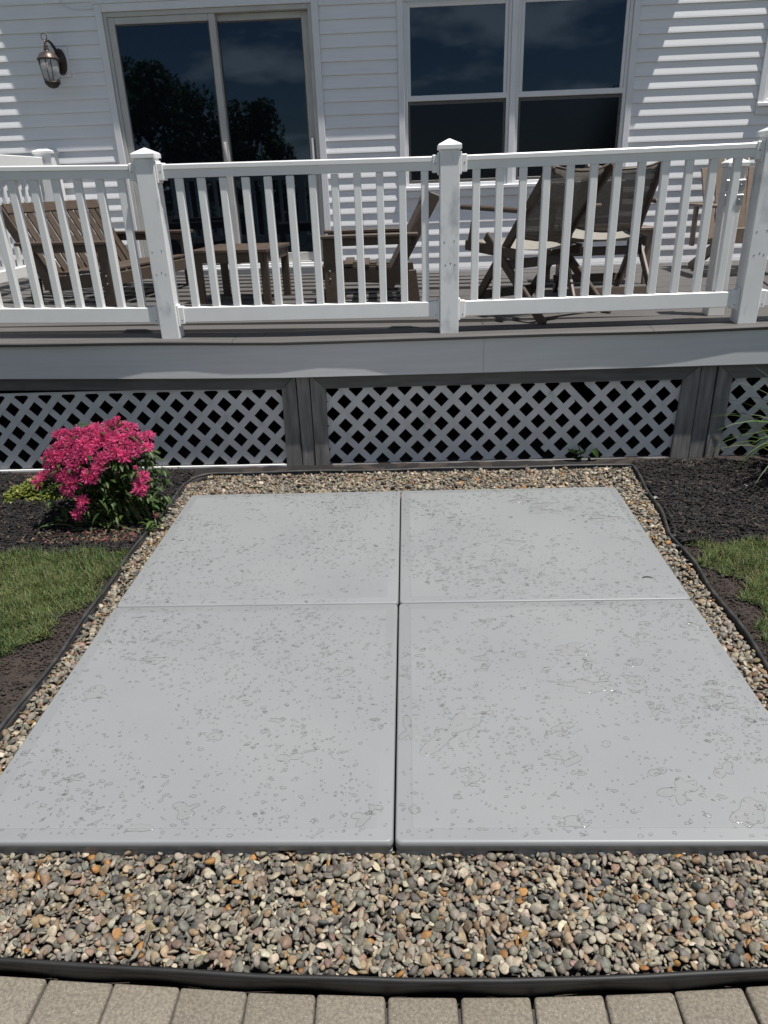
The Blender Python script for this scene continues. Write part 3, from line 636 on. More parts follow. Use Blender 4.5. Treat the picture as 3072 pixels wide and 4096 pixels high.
def clip(poly, x0, x1, za, zb):
    def cut(P, f, g):
        R = []
        for i in range(len(P)):
            a, b = P[i], P[(i + 1) % len(P)]; fa, fb = f(a), f(b)
            if fa >= 0: R.append(a)
            if (fa >= 0) != (fb >= 0): t = fa / (fa - fb); R.append((a[0] + (b[0] - a[0]) * t, a[1] + (b[1] - a[1]) * t))
        return R
    for f in (lambda p: p[0] - x0, lambda p: x1 - p[0], lambda p: p[1] - za, lambda p: zb - p[1]):
        poly = cut(poly, f, None)
        if len(poly) < 3: return None
    return poly
PXl, PZl = .1533, .158; SWd = .0425
def lattice(x0, x1, za, zb, breaks=()):
    root = empty('lattice_panel', ((x0 + x1) / 2, 4.45, za), 0, deck)
    dn = math.hypot(PXl, PZl)
    for s_ in (1, -1):
        ux, uz = PXl / dn * s_, PZl / dn; nx_, nz_ = -uz, ux
        # family of lines through diamonds' shared corners; offset measured along x at z = .428
        xb = -.262 + PXl / 2
        k0 = int((x0 - xb) / PXl) - 6; k1 = int((x1 - xb) / PXl) + 6
        for kk in range(k0, k1):
            cx_, cz_ = xb + kk * PXl, .428
            segs = [(-1.2, 1.2)]
            if (s_, kk) in breaks: t0, t1 = breaks[(s_, kk)]; segs = [(-1.2, t0), (t1, 1.2)]
            for t0, t1 in segs:
                a = (cx_ + ux * t0, cz_ + uz * t0); b = (cx_ + ux * t1, cz_ + uz * t1); w_ = SWd / 2
                e = random.uniform(-.012, .012)
                P = clip([(a[0] + nx_ * w_, a[1] + nz_ * w_), (b[0] + nx_ * w_ + ux * e, b[1] + nz_ * w_ + uz * e), (b[0] - nx_ * w_ - ux * e, b[1] - nz_ * w_ - uz * e), (a[0] - nx_ * w_, a[1] - nz_ * w_)], x0, x1, za, zb)
                if not P: continue
                y0_ = 4.4525 if s_ > 0 else 4.4565
                G().prism(P, y0_, y0_ + .0038).build('slat', lattice_m, root)
    G().box(x0, x1, 4.4515, 4.461, zb - .004, zb + .012).build('border', lattice_m, root)
lattice(-4.0, -.79, .022, .525); lattice(-.54, 1.69, .012, .523, {(1, 8): (-.02, .085), (-1, 11): (-.50, -.42), (1, 9): (-.55, -.49)}); lattice(1.965, 4.0, .0, .523)
for xx_ in (-4.4, 4.38): G().box(xx_, xx_ + .02, 4.43, YW - .03, -.05, ZD - .028).build('side_skirt', oldwood_h, deck)
for yj in (5.4, 6.5): G().box(-4.3, 4.3, yj, yj + .04, .6, ZD - .0275).build('joist', oldwood_h, deck)
# vine leaves poking through the lattice
def leafmesh(L_, W_, curl=.15, seg=4, fold=.2):
    V, F = [], []
    for i in range(seg + 1):
        t = i / seg; w_ = W_ * math.sin(math.pi * min(.98, t * .92 + .04)) ** .8; z_ = -curl * L_ * t * t
        V += [(t * L_, -w_ / 2, z_ + fold * w_), (t * L_, 0, z_), (t * L_, w_ / 2, z_ + fold * w_)]
    for i in range(seg):
        for j in range(2): a = i * 3 + j; F.append((a, a + 3, a + 4, a + 1))
    return np.array(V), np.array(F)
vine = tag(empty('vine', (1.06, 4.40, .05)), 'small green vine sprig growing out through the white lattice', 'vine')
LVm, LFm = leafmesh(.075, .05, .3)
for k, (px, py, a, t) in enumerate([(2345, 1795, .6, 2.4), (2335, 1825, -.4, 2.9), (2365, 1800, 1.2, .6), (2352, 1830, -1.2, 1.4), (2320, 1800, .9, 3.0)]):
    p = atY(px, py, 4.40); M3 = np.array(Matrix.Rotation(t, 3, 'Y') @ Matrix.Rotation(.8, 3, 'X'))
    o = link('leaf', mesh_np('leaf', LVm @ M3.T, LFm, (.035, .075, .018)), leaf_m); o.parent = vine; o.location = Vector(p) - vine.location
G().tube([(1.10, 4.436, -.02), (1.09, 4.42, .06), (1.075, 4.405, .10), (1.06, 4.398, .13)], .003, 6).build('stem', leaf_m, vine)

# ------------------------------------------------------------------ railing along the deck edge
rail = tag(empty('deck_railing', (0, 4.475, ZD)), 'white vinyl railing with square balusters along the front of the deck', 'railing')
RY = 4.475
posts = [-3.16, -1.450, .2445, 2.0, 3.75]
def post(x, y, zb, zt_, parent, m_=vinyl_dirty, w=.055, cap=True):
    G().box(x - w, x + w, y - w, y + w, zb, zt_, .004, 2).build('post', m_, parent)
    if cap:
        gg = G(); c0 = w + .008
        prof = [(c0, zt_ - .002), (c0 + .002, zt_), (c0 + .002, zt_ + .020), (c0 - .004, zt_ + .026), (.004, zt_ + .052)]
        rings = [[gg.bm.verts.new((x + sx * r, y + sy * r, z)) for sx, sy in ((-1, -1), (1, -1), (1, 1), (-1, 1))] for r, z in prof]
        for i in range(len(rings) - 1):
            for q in range(4): gg.bm.faces.new((rings[i][q], rings[i][(q + 1) % 4], rings[i + 1][(q + 1) % 4], rings[i + 1][q]))
        gg.bm.faces.new(rings[0]); gg.bm.faces.new(rings[-1]); gg.build('post_cap', vinyl, parent)
def railsec(xa, xb, first, n, step, parent=rail, y=RY):
    zt_ = 1.806
    def W_(v): return warp(v)
    # top rail: rounded cap over a narrower body
    prof = [(-.024, -.072), (.024, -.072), (.024, -.03), (.034, -.026), (.034, -.006), (.029, 0), (-.029, 0), (-.034, -.006), (-.034, -.026), (-.024, -.03)]
    G().prism([(y + a, zt_ + b) for a, b in prof], xa, xb, 'x').build('top_rail', vinyl, parent, warp=W_)
    G().box(xa, xb, y - .026, y + .026, .937, 1.026, .004).build('bottom_rail', vinyl, parent, warp=W_)
    for e, s_ in ((xa, 1), (xb, -1)):
        for za, zb in ((1.722, 1.812), (.928, 1.031)):
            wd = .040 if za > 1.5 else .032
            G().box(min(e - s_ * .001, e + s_ * .030), max(e - s_ * .001, e + s_ * .030), y - wd, y + wd, za + dz(e), zb + dz(e), .004).build('bracket', vinyl, parent)
            G().box(min(e - s_ * .010, e), max(e - s_ * .010, e), y - wd - .004, y + wd + .004, za - .012 + dz(e), zb + .012 + dz(e), .003).build('bracket_plate', vinyl, parent)
            zz = (za + .022) if za < 1.5 else za + .045
            o = G().lathe([(.0035, 0), (.0035, .003)], (0, 0, 0), 8).build('screw', screw_m, parent, world=False); o.location = Vector((e + s_ * .014, y - wd + .0018, zz + dz(e))) - base_loc(parent); o.rotation_euler = (math.pi / 2, 0, 0)
    for k in range(n):
        x = first + step * k; G().box(x - .021, x + .021, y - .020, y + .020, 1.024, 1.736, .0035).build('baluster', vinyl, parent, warp=W_)
for x in posts: post(x, RY, ZD + dz(x) - .002, 1.838 + dz(x), rail)
W = .055
railsec(posts[0] + W + .011, posts[1] - W - .011, -3.0, 12, .1263)
x2 = -1.395 + .105; railsec(posts[1] + W + .011, posts[2] - W - .011, x2 + .008, 12, .1262)
railsec(posts[2] + W + .011, posts[3] - W - .011, .395, 12, .1300)
railsec(posts[3] + W + .011, posts[4] - W - .011, 2.16, 12, .1300)
# screw holes and stains left on the posts by removed hardware
for x in posts[1:4]:
    for ddx, z in ((-.03, 1.36), (.026, 1.365), (-.024, 1.235), (.006, 1.245), (.03, 1.235)):
        o = G().lathe([(.0035, 0), (.0035, .003)], (0, 0, 0), 8).build('screw', metal_m if x < 0 else screw_m, rail, world=False); o.location = Vector((x + ddx, RY - W + .0018, z)) - base_loc(rail); o.rotation_euler = (math.pi / 2, 0, 0)
# short inner post with metal plates behind the right post
ip = tag(empty('gate_post', (1.93, 4.76, ZD)), 'white vinyl post with galvanised hinge plates behind the right railing post', 'post')
post(1.93, 4.76, ZD + .007, 1.70, ip, vinyl, .05)
for z in (1.52, 1.60): 
    G().box(1.875, 1.985, 4.705, 4.709, z - .03, z + .03, .002).build('plate', metal_m, ip)
    for sx in (-.03, .03):
        o = G().lathe([(.006, 0), (.006, .004), (.003, .006)], (0, 0, 0), 10).build('bolt', metal_m, ip, world=False); o.location = Vector((1.93 + sx, 4.704, z)) - ip.location; o.rotation_euler = (math.pi / 2, 0, 0)
# side railing at the left end of the deck, against the house
sr = tag(empty('side_railing', (-3.42, 6.0, ZD)), 'white side railing with boxed top rail running to the house behind the bench', 'railing')
post(-3.375, 7.5, ZD + .03, 2.03, sr, vinyl, .08)
G().box(-3.47, -3.37, 4.56, 7.40, 1.86, 2.00, .006).build('top_rail', vinyl, sr); G().box(-3.45, -3.39, 4.56, 7.41, 1.02, 1.11, .004).build('bottom_rail', vinyl, sr)
for k in range(21): y_ = 4.72 + .1285 * k; G().box(-3.438, -3.402, y_ - .018, y_ + .018, 1.105, 1.865, .003).build('baluster', vinyl, sr)

# ------------------------------------------------------------------ deck furniture
def lounge(name, loc, rz, width, label, cat, n_back, group=None, depth=.70, slat_seat='long'):
    """poly-lumber seat facing local +x; width along local y (from -w/2 to w/2)"""
    r = tag(empty(name, loc, rz), label, cat, group); w = width / 2; r.scale = (1, 1, .86)
    def bar(n_, *a, **k): 
        m_ = k.pop('m', poly_m); return G().bar(*a, **k).build(n_, m_, r, world=False)
    for s_ in (-1, 1):
        yy_ = s_ * (w - .02)
        bar('leg', (depth * .5 - .04, yy_, 0), (depth * .5 - .04, yy_, .555), .035, .085, bev=.004)
        bar('leg', (-depth * .5 + .0, yy_ - s_ * .036, 0), (-depth * .5 + .03, yy_ - s_ * .036, .28), .035, .09, bev=.004)
        # raking back upright from seat level to the top rail
        bar('back_upright', (-depth * .5 + .20, yy_ - s_ * .036, .14), (-depth * .5 - .16, yy_ - s_ * .036, .875), .035, .085, bev=.006)
        bar('armrest', (-depth * .5 - .03, yy_, .571), (depth * .5 + .03, yy_, .571), .095, .030, bev=.006)
        bar('arm_support', (-depth * .5 + .02, yy_, .525), (depth * .5 - .083, yy_, .525), .030, .060, bev=.003)
        bar('seat_rail', (-depth * .5 + .10, yy_ - s_ * .037, .225), (depth * .5 - .0, yy_ - s_ * .037, .270), .034, .110, bev=.004)
        for zz in (.235, .30):
            o = G().lathe([(.008, 0), (.007, .003), (.003, .005)], (0, 0, 0), 10).build('bolt', metal_m, r, world=False); o.location = (depth * .5 - .04, yy_ + s_ * .0175, zz); o.rotation_euler = (-s_ * math.pi / 2, 0, 0)
    bar('apron', (depth * .5 + .0195, -w + .06, .272), (depth * .5 + .0195, w - .06, .272), .028, .105, side=(1, 0, 0), bev=.004)
    if slat_seat == 'long':
        for k in range(5): xk = depth * .5 - .065 - k * .098; bar('seat_slat', (xk, -w + .06, .343 - .0075 * k), (xk, w - .06, .343 - .0075 * k), .088, .022, side=(1, 0, 0), bev=.004)
    else:
        for k in range(5): xk = depth * .5 - .05 - k * .122; bar('seat_slat', (xk, -w + .055, .343 - .010 * k), (xk, w - .055, .343 - .010 * k), .068, .022, side=(1, 0, 0), bev=.004)
        for yy_ in (-.15, 0, .15): bar('seat_rib', (-depth * .5 + .10, yy_, .280), (depth * .5 - .01, yy_, .308), .025, .03)
    # back rails and slats
    p0_, p1_ = Vector((-depth * .5 + .16, 0, .24)), Vector((-depth * .5 - .125, 0, .845)); d = p1_ - p0_; nrm = Vector((d.z, 0, -d.x)).normalized()
    tp = p1_ + nrm * .03; bar('back_rail', (tp.x, -w + .05, tp.z), (tp.x, w - .05, tp.z), .09, .022, side=tuple(d), bev=.004)
    bp = p0_ + d * .12; bar('back_rail', (bp.x, -w + .06, bp.z), (bp.x, w - .06, bp.z), .07, .022, side=tuple(d), bev=.003)
    for k in range(n_back):
        yy_ = -w + .09 + (2 * w - .18) * k / (n_back - 1); a = p0_ + d * .02 + nrm * .025; b = p0_ + d * .93 + nrm * .025; pitch_ = (2 * w - .18) / (n_back - 1)
        bar('back_slat', (a.x, yy_, a.z), (b.x, yy_, b.z), min(.072, pitch_ - .016), .018, side=(0, 1, 0), bev=.003)
    return r
lounge('garden_bench', (-2.43, 6.29, ZD + .012), math.radians(-13), 1.27, 'brown slatted two-seat bench at the left behind the railing', 'bench', 12, depth=.74)
lounge('garden_chair', (-.29, 5.90, ZD + .002), math.radians(182), .68, 'brown slatted armchair in profile facing the side table', 'chair', 6, slat_seat='gap', depth=.66)
# side table
def table(loc, rz, wx, wy, h, label, m_, n=5):
    r = tag(empty('side_table', loc, rz), label, 'table')
    for k in range(n):
        a = -wx / 2 + wx / n * k; G().box(a + .002, a + wx / n - .002, -wy / 2, wy / 2, h - .024, h, .003).build('top_slat', m_, r, world=False)
    for sx in (-1, 1):
        G().box(sx * (wx / 2 - .03) - .012, sx * (wx / 2 - .03) + .012, -wy / 2 + .04, wy / 2 - .04, h - .095, h - .025, .003).build('apron', m_, r, world=False)
        G().box(-wx / 2 + .044, wx / 2 - .044, sx * (wy / 2 - .03) - .012, sx * (wy / 2 - .03) + .012, h - .095, h - .025, .003).build('apron', m_, r, world=False)
        for sy in (-1, 1): G().box(sx * (wx / 2 - .042) - .03, sx * (wx / 2 - .042) + .03, sy * (wy / 2 - .042) - .014, sy * (wy / 2 - .042) + .014, 0, h - .026, .004).build('leg', m_, r, world=False)
    return r
table((-1.27, 5.87, ZD + .004), math.radians(-8), .60, .60, .425, 'square brown side table between the bench and the armchair', poly_m)
table((1.58, 6.45, ZD + .006), math.radians(4), .80, .50, .44, 'brown low table against the siding behind the folding chairs', tan_m)
# folding sling chairs
def sling_chair(loc, ang, label):
    r = tag(empty('folding_chair', loc, ang), label, 'chair', 'folding sling chairs'); w = .275     # faces local +x
    def bar(n_, *a, **k): m_ = k.pop('m', resin_m); return G().bar(*a, **k).build(n_, m_, r, world=False)
    for s_ in (-1, 1):
        y0_, y1_, y2_ = s_ * w, s_ * (w - .034), s_ * (w + .036)
        bar('back_post', (.40, y1_, 0), (-.36, y1_, .90), .026, .062, bev=.006)                 # front foot up to the head
        bar('leg', (-.40, y0_, 0), (.20, y0_, .50), .026, .062, bev=.006)
        bar('seat_rail', (-.12, y2_ * .86, .395), (.43, y2_ * .86, .43), .024, .065, bev=.005)
        bar('arm_support', (.33, y2_, .41), (.26, y2_, .645), .024, .055, bev=.005)
        bar('armrest', (-.20, y2_, .655), (.40, y2_, .672), .075, .028, bev=.008)
    for x_, z_ in ((-.30, .083), (.31, .105), (-.02, .33)): bar('stretcher', (x_, -w, z_), (x_, w, z_), .06, .022, side=(.3, 0, 1), bev=.003)
    # sling back and seat, bowed between the rails
    def clothf(name, pts_, m_, ww):
        V, F = [], []; nu = 8
        for i, (x_, z_, sg) in enumerate(pts_):
            for k in range(nu + 1):
                u = k / nu * 2 - 1; V.append((x_ - sg * (1 - u * u) * .6, u * ww, z_ - sg * (1 - u * u) * .6))
        for i in range(len(pts_) - 1):
            for k in range(nu): a = i * (nu + 1) + k; F.append((a, a + 1, a + nu + 2, a + nu + 1))
        o = link(name, mesh_np(name, V, F), m_, r, False); md = o.modifiers.new('s', 'SOLIDIFY'); md.thickness = .003; return o
    clothf('sling_back', [(-.36 + .03, .885, .02), (-.26, .78, .05), (-.17, .67, .06), (-.08, .56, .06), (-.02, .49, .05)], sling_m, w - .05)
    clothf('sling_seat', [(-.10, .425, .03), (.03, .425, .035), (.16, .432, .035), (.30, .445, .02), (.42, .455, .0)], slinglight_m, w - .03)
    for (x_, z_) in ((-.07, .50), (-.34, .895)):
        G().tube([(x_ - .03 * (1 - u * u), u * (w - .045), z_ - .035 * (1 - u * u)) for u in np.linspace(-1, 1, 9)], .008, 8)  .build('brace_rod', resin_m, r, True, False)
    return r
sling_chair((.86, 5.07, ZD + .002), math.radians(122), 'folding sling chair nearest the railing, turned towards the armchair')
sling_chair((1.42, 5.62, ZD + .006), math.radians(92), 'folding sling chair facing the house, seen square from behind')
# tall-backed slatted chair half hidden by the right post
ac = tag(empty('adirondack_chair', (2.92, 6.85, ZD + .01), math.radians(-90)), 'tan tall-backed slatted chair by the siding near the right post', 'chair')
def abar(n_, *a, **k): return G().bar(*a, **k).build(n_, tan_m, ac, world=False)
for k in range(5):
    yy_ = (k - 2) * .10; hgt = .98 - .05 * abs(k - 2) ** 1.4; abar('back_slat', (-.22, yy_ * .8, .22), (-.46, yy_ * 1.05, hgt), .088, .02, bev=.004)
for k in range(5): abar('seat_slat', (.30 - k * .105, -.26, .36 - k * .028), (.30 - k * .105, .26, .36 - k * .028), .095, .022, side=(1, 0, .2), bev=.003)
abar('apron', (.36, -.27, .33), (.36, .27, .33), .024, .12, side=(1, 0, 0), bev=.003)
for s_ in (-1, 1):
    abar('leg', (.33, s_ * .285, 0), (.33, s_ * .285, .54), .026, .09, bev=.003); abar('leg', (-.42, s_ * .255, 0), (.36, s_ * .255, .33), .026, .09, bev=.003)
    abar('armrest', (-.36, s_ * .31, .555), (.42, s_ * .31, .555), .12, .022, bev=.004); abar('back_leg', (-.36, s_ * .285, .20), (-.36, s_ * .285, .54), .026, .07, bev=.003)
cb2 = G().tube([tuple(atY(x, y, 5.2)) for x, y in ((3040, 1110), (3050, 1125), (3070, 1140), (3100, 1148), (3140, 1140))], .006, 6).build('cable', screw_m, None, True); tag(cb2, 'black cable drooping at the right picture edge beside the railing post', 'cable')

# ------------------------------------------------------------------ planting
def curve_blade(base, ang, length, lean, droop, width, seg=7, twist=0):
    """arching strap leaf, returns V,F"""
    V, F = [], []; d = np.array([math.cos(ang), math.sin(ang), 0]); s_ = np.array([-d[1], d[0], 0]); p = np.array(base, float); el = lean
    for i in range(seg + 1):
        t = i / seg; w_ = width * (1 - t ** 2.2) * (.55 + .45 * min(1, t * 4)); c = math.cos(twist * t); sn = math.sin(twist * t)
        up = np.array([-d[0] * math.sin(el), -d[1] * math.sin(el), math.cos(el)]); sd = s_ * c + up * sn
        V += [p - sd * w_ / 2 + up * w_ * .18, p.copy(), p + sd * w_ / 2 + up * w_ * .18]
        p = p + (d * math.cos(el) + np.array([0, 0, 1]) * math.sin(el)) * length / seg; el -= droop / seg
    for i in range(seg):
        for j in range(2): a = i * 3 + j; F.append((a, a + 3, a + 4, a + 1))
    return np.array(V), np.array(F)
lily = tag(empty('daylily', (2.42, 4.08, 0)), 'clump of long arching green strap leaves at the right picture edge', 'plant')
for k in range(130):
    a = random.uniform(0, 6.283) if k > 22 else random.uniform(2.5, 4.3)
    b = (2.42 + random.gauss(0, .07), 4.08 + random.gauss(0, .05), .0); ln_ = random.uniform(.5, .95)
    V, F = curve_blade(b, a, ln_, random.uniform(1.0, 1.45), random.uniform(.9, 2.4), random.uniform(.014, .023), 8, random.uniform(-.5, .5))
    V[:, 2] = np.maximum(V[:, 2], .02); V[:, 1] = np.minimum(V[:, 1], 4.40)
    c = np.array([.06, .105, .02]) * random.uniform(.45, 1.4) * (1 if random.random() > .12 else np.array([2.2, 1.5, 1.2]))
    link('leaf', mesh_np('leaf', V, F, c), leaf_m, lily)
# pink bee balm
BC = np.array([-1.665, 3.66, 0]); bb = tag(empty('bee_balm', tuple(BC)), 'bushy bee balm covered in shaggy bright pink flowers in the mulch', 'plant')
heads_px = [(600, 470), (660, 450), (730, 470), (790, 445), (870, 455), (920, 420), (990, 400), (1010, 470), (1080, 430), (1130, 370), (1180, 350), (1240, 390), (1300, 380), (1360, 390), (1335, 450), (1100, 500), (1180, 470), (1240, 500), (1330, 490), (1400, 490), (1480, 480), (1545, 470), (700, 540), (760, 555), (640, 570), (600, 610), (540, 650), (500, 690), (620, 680), (650, 720), (500, 770), (580, 760), (510, 830), (800, 620), (860, 640), (770, 720), (830, 700), (900, 690), (950, 620), (1000, 550), (1060, 545), (1080, 680), (1120, 700), (1050, 730), (1170, 640), (1210, 650), (1290, 690), (1330, 670), (1420, 640), (1350, 590), (1390, 575), (1290, 570), (800, 800), (760, 790), (1030, 800), (980, 830), (940, 890), (900, 900), (960, 920), (620, 900), (660, 885), (700, 960), (740, 910), (730, 990), (770, 960), (700, 1040), (440, 900), (390, 960), (850, 1150), (845, 1210), (805, 1290), (1480, 900), (1450, 1000), (1445, 1045), (1530, 590), (560, 700), (880, 560), (1140, 560), (940, 500), (720, 640)]
small_px = [(1225, 305), (1415, 815), (1640, 1310)]
EC, ER_ = np.array([-1.69, 3.68, .20]), np.array([.41, .27, .37])
def onbush(px, py):
    d = ray(px, py); o = (cC - EC) / ER_; dd = d / ER_; A = dd @ dd; B = 2 * o @ dd; C_ = o @ o - 1; D_ = B * B - 4 * A * C_
    if D_ <= 0: return cC + d * ((EC[1] - .03) / d[1])
    return cC + d * ((-B - math.sqrt(D_)) / (2 * A))
def head_mesh(seed, n=130, R=.033):
    q = np.random.default_rng(seed); V, F = [], []
    for k in range(n):
        el = math.asin(q.uniform(-.25, 1)); a = q.uniform(0, 6.283); d = np.array([math.cos(el) * math.cos(a), math.cos(el) * math.sin(a), math.sin(el)]); L_ = R * q.uniform(.75, 1.2)
        s_ = np.cross(d, q.normal(size=3)); s_ /= np.linalg.norm(s_); u = np.cross(d, s_); cv = u * q.normal(0, .35) * L_ + np.array([0, 0, -.12 * L_]); w_ = .0016
        b = len(V)
        for t, ww in ((.18, .5), (.55, .8), (.85, 1.15), (1, .35)): c = d * L_ * t + cv * t * t; V += [c - s_ * w_ * ww, c + s_ * w_ * ww]
        for i in range(3): F.append((b + 2 * i, b + 2 * i + 1, b + 2 * i + 3, b + 2 * i + 2))
    return mesh_np('flower_head', V, F)
HMs = [head_mesh(s_) for s_ in range(6)]
for m__ in HMs: m__.materials.append(petal_m)
stemsV = G(); leafV, leafF, leafC, lo_ = [], [], [], 0
LV0, LF0 = leafmesh(.052, .018, .35, 4, .25)
def add_leaf(p, ang, el, sc, tint, roll=0):
    global lo_
    M3 = np.array(Matrix.Rotation(ang, 3, 'Z') @ Matrix.Rotation(-el, 3, 'Y') @ Matrix.Rotation(roll, 3, 'X')); V = (LV0 * sc) @ M3.T + p
    V[:, 2] = np.maximum(V[:, 2], .012); leafV.append(V); leafF.append(LF0 + lo_); leafC.append(np.repeat(np.array(tint)[None], len(V), 0)); lo_ += len(V)
def gleaf(): return np.array([.045, .085, .022]) * random.uniform(.55, 1.5) * np.array([random.uniform(.9, 1.25), 1, random.uniform(.7, 1.1)])
for k, (px, py) in enumerate(heads_px + small_px):
    p = onbush(px / 2.592, 1560 + py / 2.592); sm = k >= len(heads_px)
    if sm: p = p + np.array([0, -.01, .01])
    o = bpy.data.objects.new('flower_head', HMs[k % 6]); col.objects.link(o); o.parent = bb; o.location = Vector(p - BC)
    nrm = Vector((p - EC) / ER_ ** 2); nrm.z = abs(nrm.z) + .5; o.rotation_euler = nrm.to_track_quat('Z', 'Y').to_euler(); o.scale = (1, 1, 1)
    sc = random.uniform(.9, 1.25) * (.45 if sm else 1); o.scale = (sc, sc, sc * random.uniform(.8, 1))
    foot = np.array([-1.60 + random.gauss(0, .06), 3.70 + random.gauss(0, .05), 0]); mid = foot * .35 + p * .65; mid[2] = p[2] * .55; q1 = foot * .8 + p * .2; q1[2] = p[2] * .22
    stemsV.tube([foot, q1, mid, p * .93 + mid * .07, p], [.0032, .003, .0026, .002, .0016], 5)
    for j in range(16):
        t = random.uniform(.25, .97); c = mid * (1 - t) + p * t if t > .5 else q1 * (1 - 2 * t) + mid * 2 * t
        add_leaf(c + np.random.default_rng(k * 50 + j).normal(0, .012, 3), random.uniform(0, 6.283), random.uniform(-.6, .5), random.uniform(.6, 1.25), gleaf())
for k in range(1500):   # leaves through the body of the bush
    v = rng.normal(size=3); v /= np.linalg.norm(v); rr = rng.uniform(.45, .93) ** .6; p = EC + v * ER_ * rr * np.array([.86, 1, 1])
    if p[2] < .05: continue
    if p[2] < .18 and p[0] < -1.75: continue
    add_leaf(p, rng.uniform(0, 6.283), rng.uniform(-.7, .5), rng.uniform(.55, 1.35), gleaf())
# bare leaning stems at the front right of the clump, and low sprawling shoots
for k in range(34):
    f = np.array([-1.40 - rng.uniform(0, .2), 3.52 + rng.uniform(-.02, .14), 0.0]); t_ = np.array([f[0] - rng.uniform(.02, .30), f[1] + rng.uniform(-.06, .06), rng.uniform(.14, .34)])
    stemsV.tube([f, f * .5 + t_ * .5 + np.array([0, 0, -.02]), t_], [.0026, .0024, .0018], 5)
    for j in range(3): add_leaf(t_ * .85 + f * .15 + rng.normal(0, .02, 3), rng.uniform(0, 6.283), rng.uniform(-.8, .4), rng.uniform(.5, 1), gleaf())
for (ax, ay, bx, by, h0) in ((-1.40, 3.42, -1.83, 3.50, .06), (-1.42, 3.44, -1.84, 3.44, .035), (-1.80, 3.55, -2.05, 3.62, .12), (-1.78, 3.5, -1.98, 3.47, .05), (-1.50, 3.5, -1.36, 3.45, .05)):
    P = [np.array([ax + (bx - ax) * t, ay + (by - ay) * t, .015 + h0 * math.sin(t * 2.2)]) for t in np.linspace(0, 1, 7)]; stemsV.tube(P, .0026, 5)
    for j in range(9): q_ = P[rng.integers(2, 7)]; add_leaf(q_ + rng.normal(0, .01, 3), rng.uniform(0, 6.283), rng.uniform(-.3, .7), rng.uniform(.7, 1.3), gleaf() * 1.3)
stem_m = mat('plant_stem', (.13, .15, .05), (.09, .11, .035), .6, (40, 40, 40))
stuff(stemsV.build('stems', stem_m, bb, True)); stuff(link('foliage', mesh_np('foliage', np.concatenate(leafV), np.concatenate(leafF), np.concatenate(leafC)), leaf_m, bb))
# lime ground cover to its left
sed = tag(empty('sedum', (-2.2, 3.97, 0)), 'low clump of lime green ground cover left of the pink flowers', 'plant')
leafV, leafF, leafC, lo_ = [], [], [], 0
LVs, LFs = leafmesh(.02, .012, .1, 2, .15); LV0, LF0 = LVs, LFs
sc_c = atZ(105, 1985, .05)
for k in range(3200):
    u, v = rng.normal(0, .42, 2)
    if u * u + v * v > 1: continue
    x, y_ = sc_c[0] + .05 + u * .24, sc_c[1] + .06 + v * .17; h_ = .11 * (1 - u * u - v * v) ** .6 * (.75 + .5 * vnoise(x, y_, 35, 33))
    tint = np.array([.20, .23, .05]) * rng.uniform(.55, 1.35) * np.array([rng.uniform(.85, 1.15), 1, .9])
    add_leaf(np.array([x, y_, max(.012, h_ + rng.uniform(-.02, .006))]), rng.uniform(0, 6.283), rng.uniform(-.2, .9), rng.uniform(.7, 1.4), tint)
stuff(link('foliage', mesh_np('foliage', np.concatenate(leafV), np.concatenate(leafF), np.concatenate(leafC)), leaf_m, sed))
# mulch chips, fallen petals and dry leaf litter
def chips(n, region, inside, name, label):
    V, F, C_, of = [], [], [], 0; cube = np.array([[x, y, z] for x in (-.5, .5) for y in (-.5, .5) for z in (-.5, .5)]); CF = np.array([[0, 1, 3, 2], [4, 6, 7, 5], [0, 4, 5, 1], [2, 3, 7, 6], [0, 2, 6, 4], [1, 5, 7, 3]])
    x0, x1, y0, y1 = region; P = np.stack([rng.uniform(x0, x1, n), rng.uniform(y0, y1, n)], 1); P = P[inside(P)]
    for x, y_ in P:
        s_ = np.array([rng.uniform(.012, .045), rng.uniform(.004, .011), rng.uniform(.002, .005)]); vv = cube * s_; vv[:4, 1] *= rng.uniform(.3, 1)
        vv = vv @ rotm(rng.normal(0, .8), rng.normal(0, .3), rng.normal(0, .35)).T + (x, y_, float(mzf(x, y_)) + rng.uniform(.002, .014))
        rr = rng.random(); c = np.array([.0135, .0115, .011]) * rng.uniform(.4, 1.7) if rr < .92 else np.array([.075, .052, .04]) * rng.uniform(.6, 1.6)
        V.append(vv); F.append(CF + of); C_.append(np.repeat(c[None], 8, 0)); of += 8
    stuff(tag(link(name, mesh_np(name, np.concatenate(V), np.concatenate(F), np.concatenate(C_), False), chip_m), label, 'mulch'))
chips(12000, (-2.9, -1.4, 3.2, 4.40), lambda P: (P[:, 1] > 3.22 + .5 * wob(P[:, 0], 2)) & (P[:, 0] < EL(P[:, 1]) - .02), 'mulch_chips', 'dark shredded mulch under the pink flowers')
chips(11000, (1.3, 2.6, 3.17, 4.40), lambda P: (P[:, 1] > 3.19 + .5 * wob(P[:, 0], 7)) & (P[:, 0] > ER(P[:, 1]) + .02), 'mulch_chips', 'dark shredded mulch in the bed right of the pad')
def crumbs(n, fn, label):
    V, F, C_, of = [], [], [], 0
    for k in range(n):
        x, y_ = fn(); r_ = rng.uniform(.0012, .0055) * (1 if rng.random() < .9 else 1.8); vv = SH2[rng.integers(0, 40)] * np.array([r_, r_ * .8, r_ * .6]) + (x, y_, .016 + r_ * .2)
        V.append(vv); F.append(IF2 + of); of += len(vv); C_.append(np.repeat((np.array([.040, .028, .022]) * rng.uniform(.4, 1.5))[None], len(vv), 0))
    stuff(tag(link('soil_crumbs', mesh_np('soil_crumbs', np.concatenate(V), np.concatenate(F), np.concatenate(C_)), chip_m), label, 'soil'))
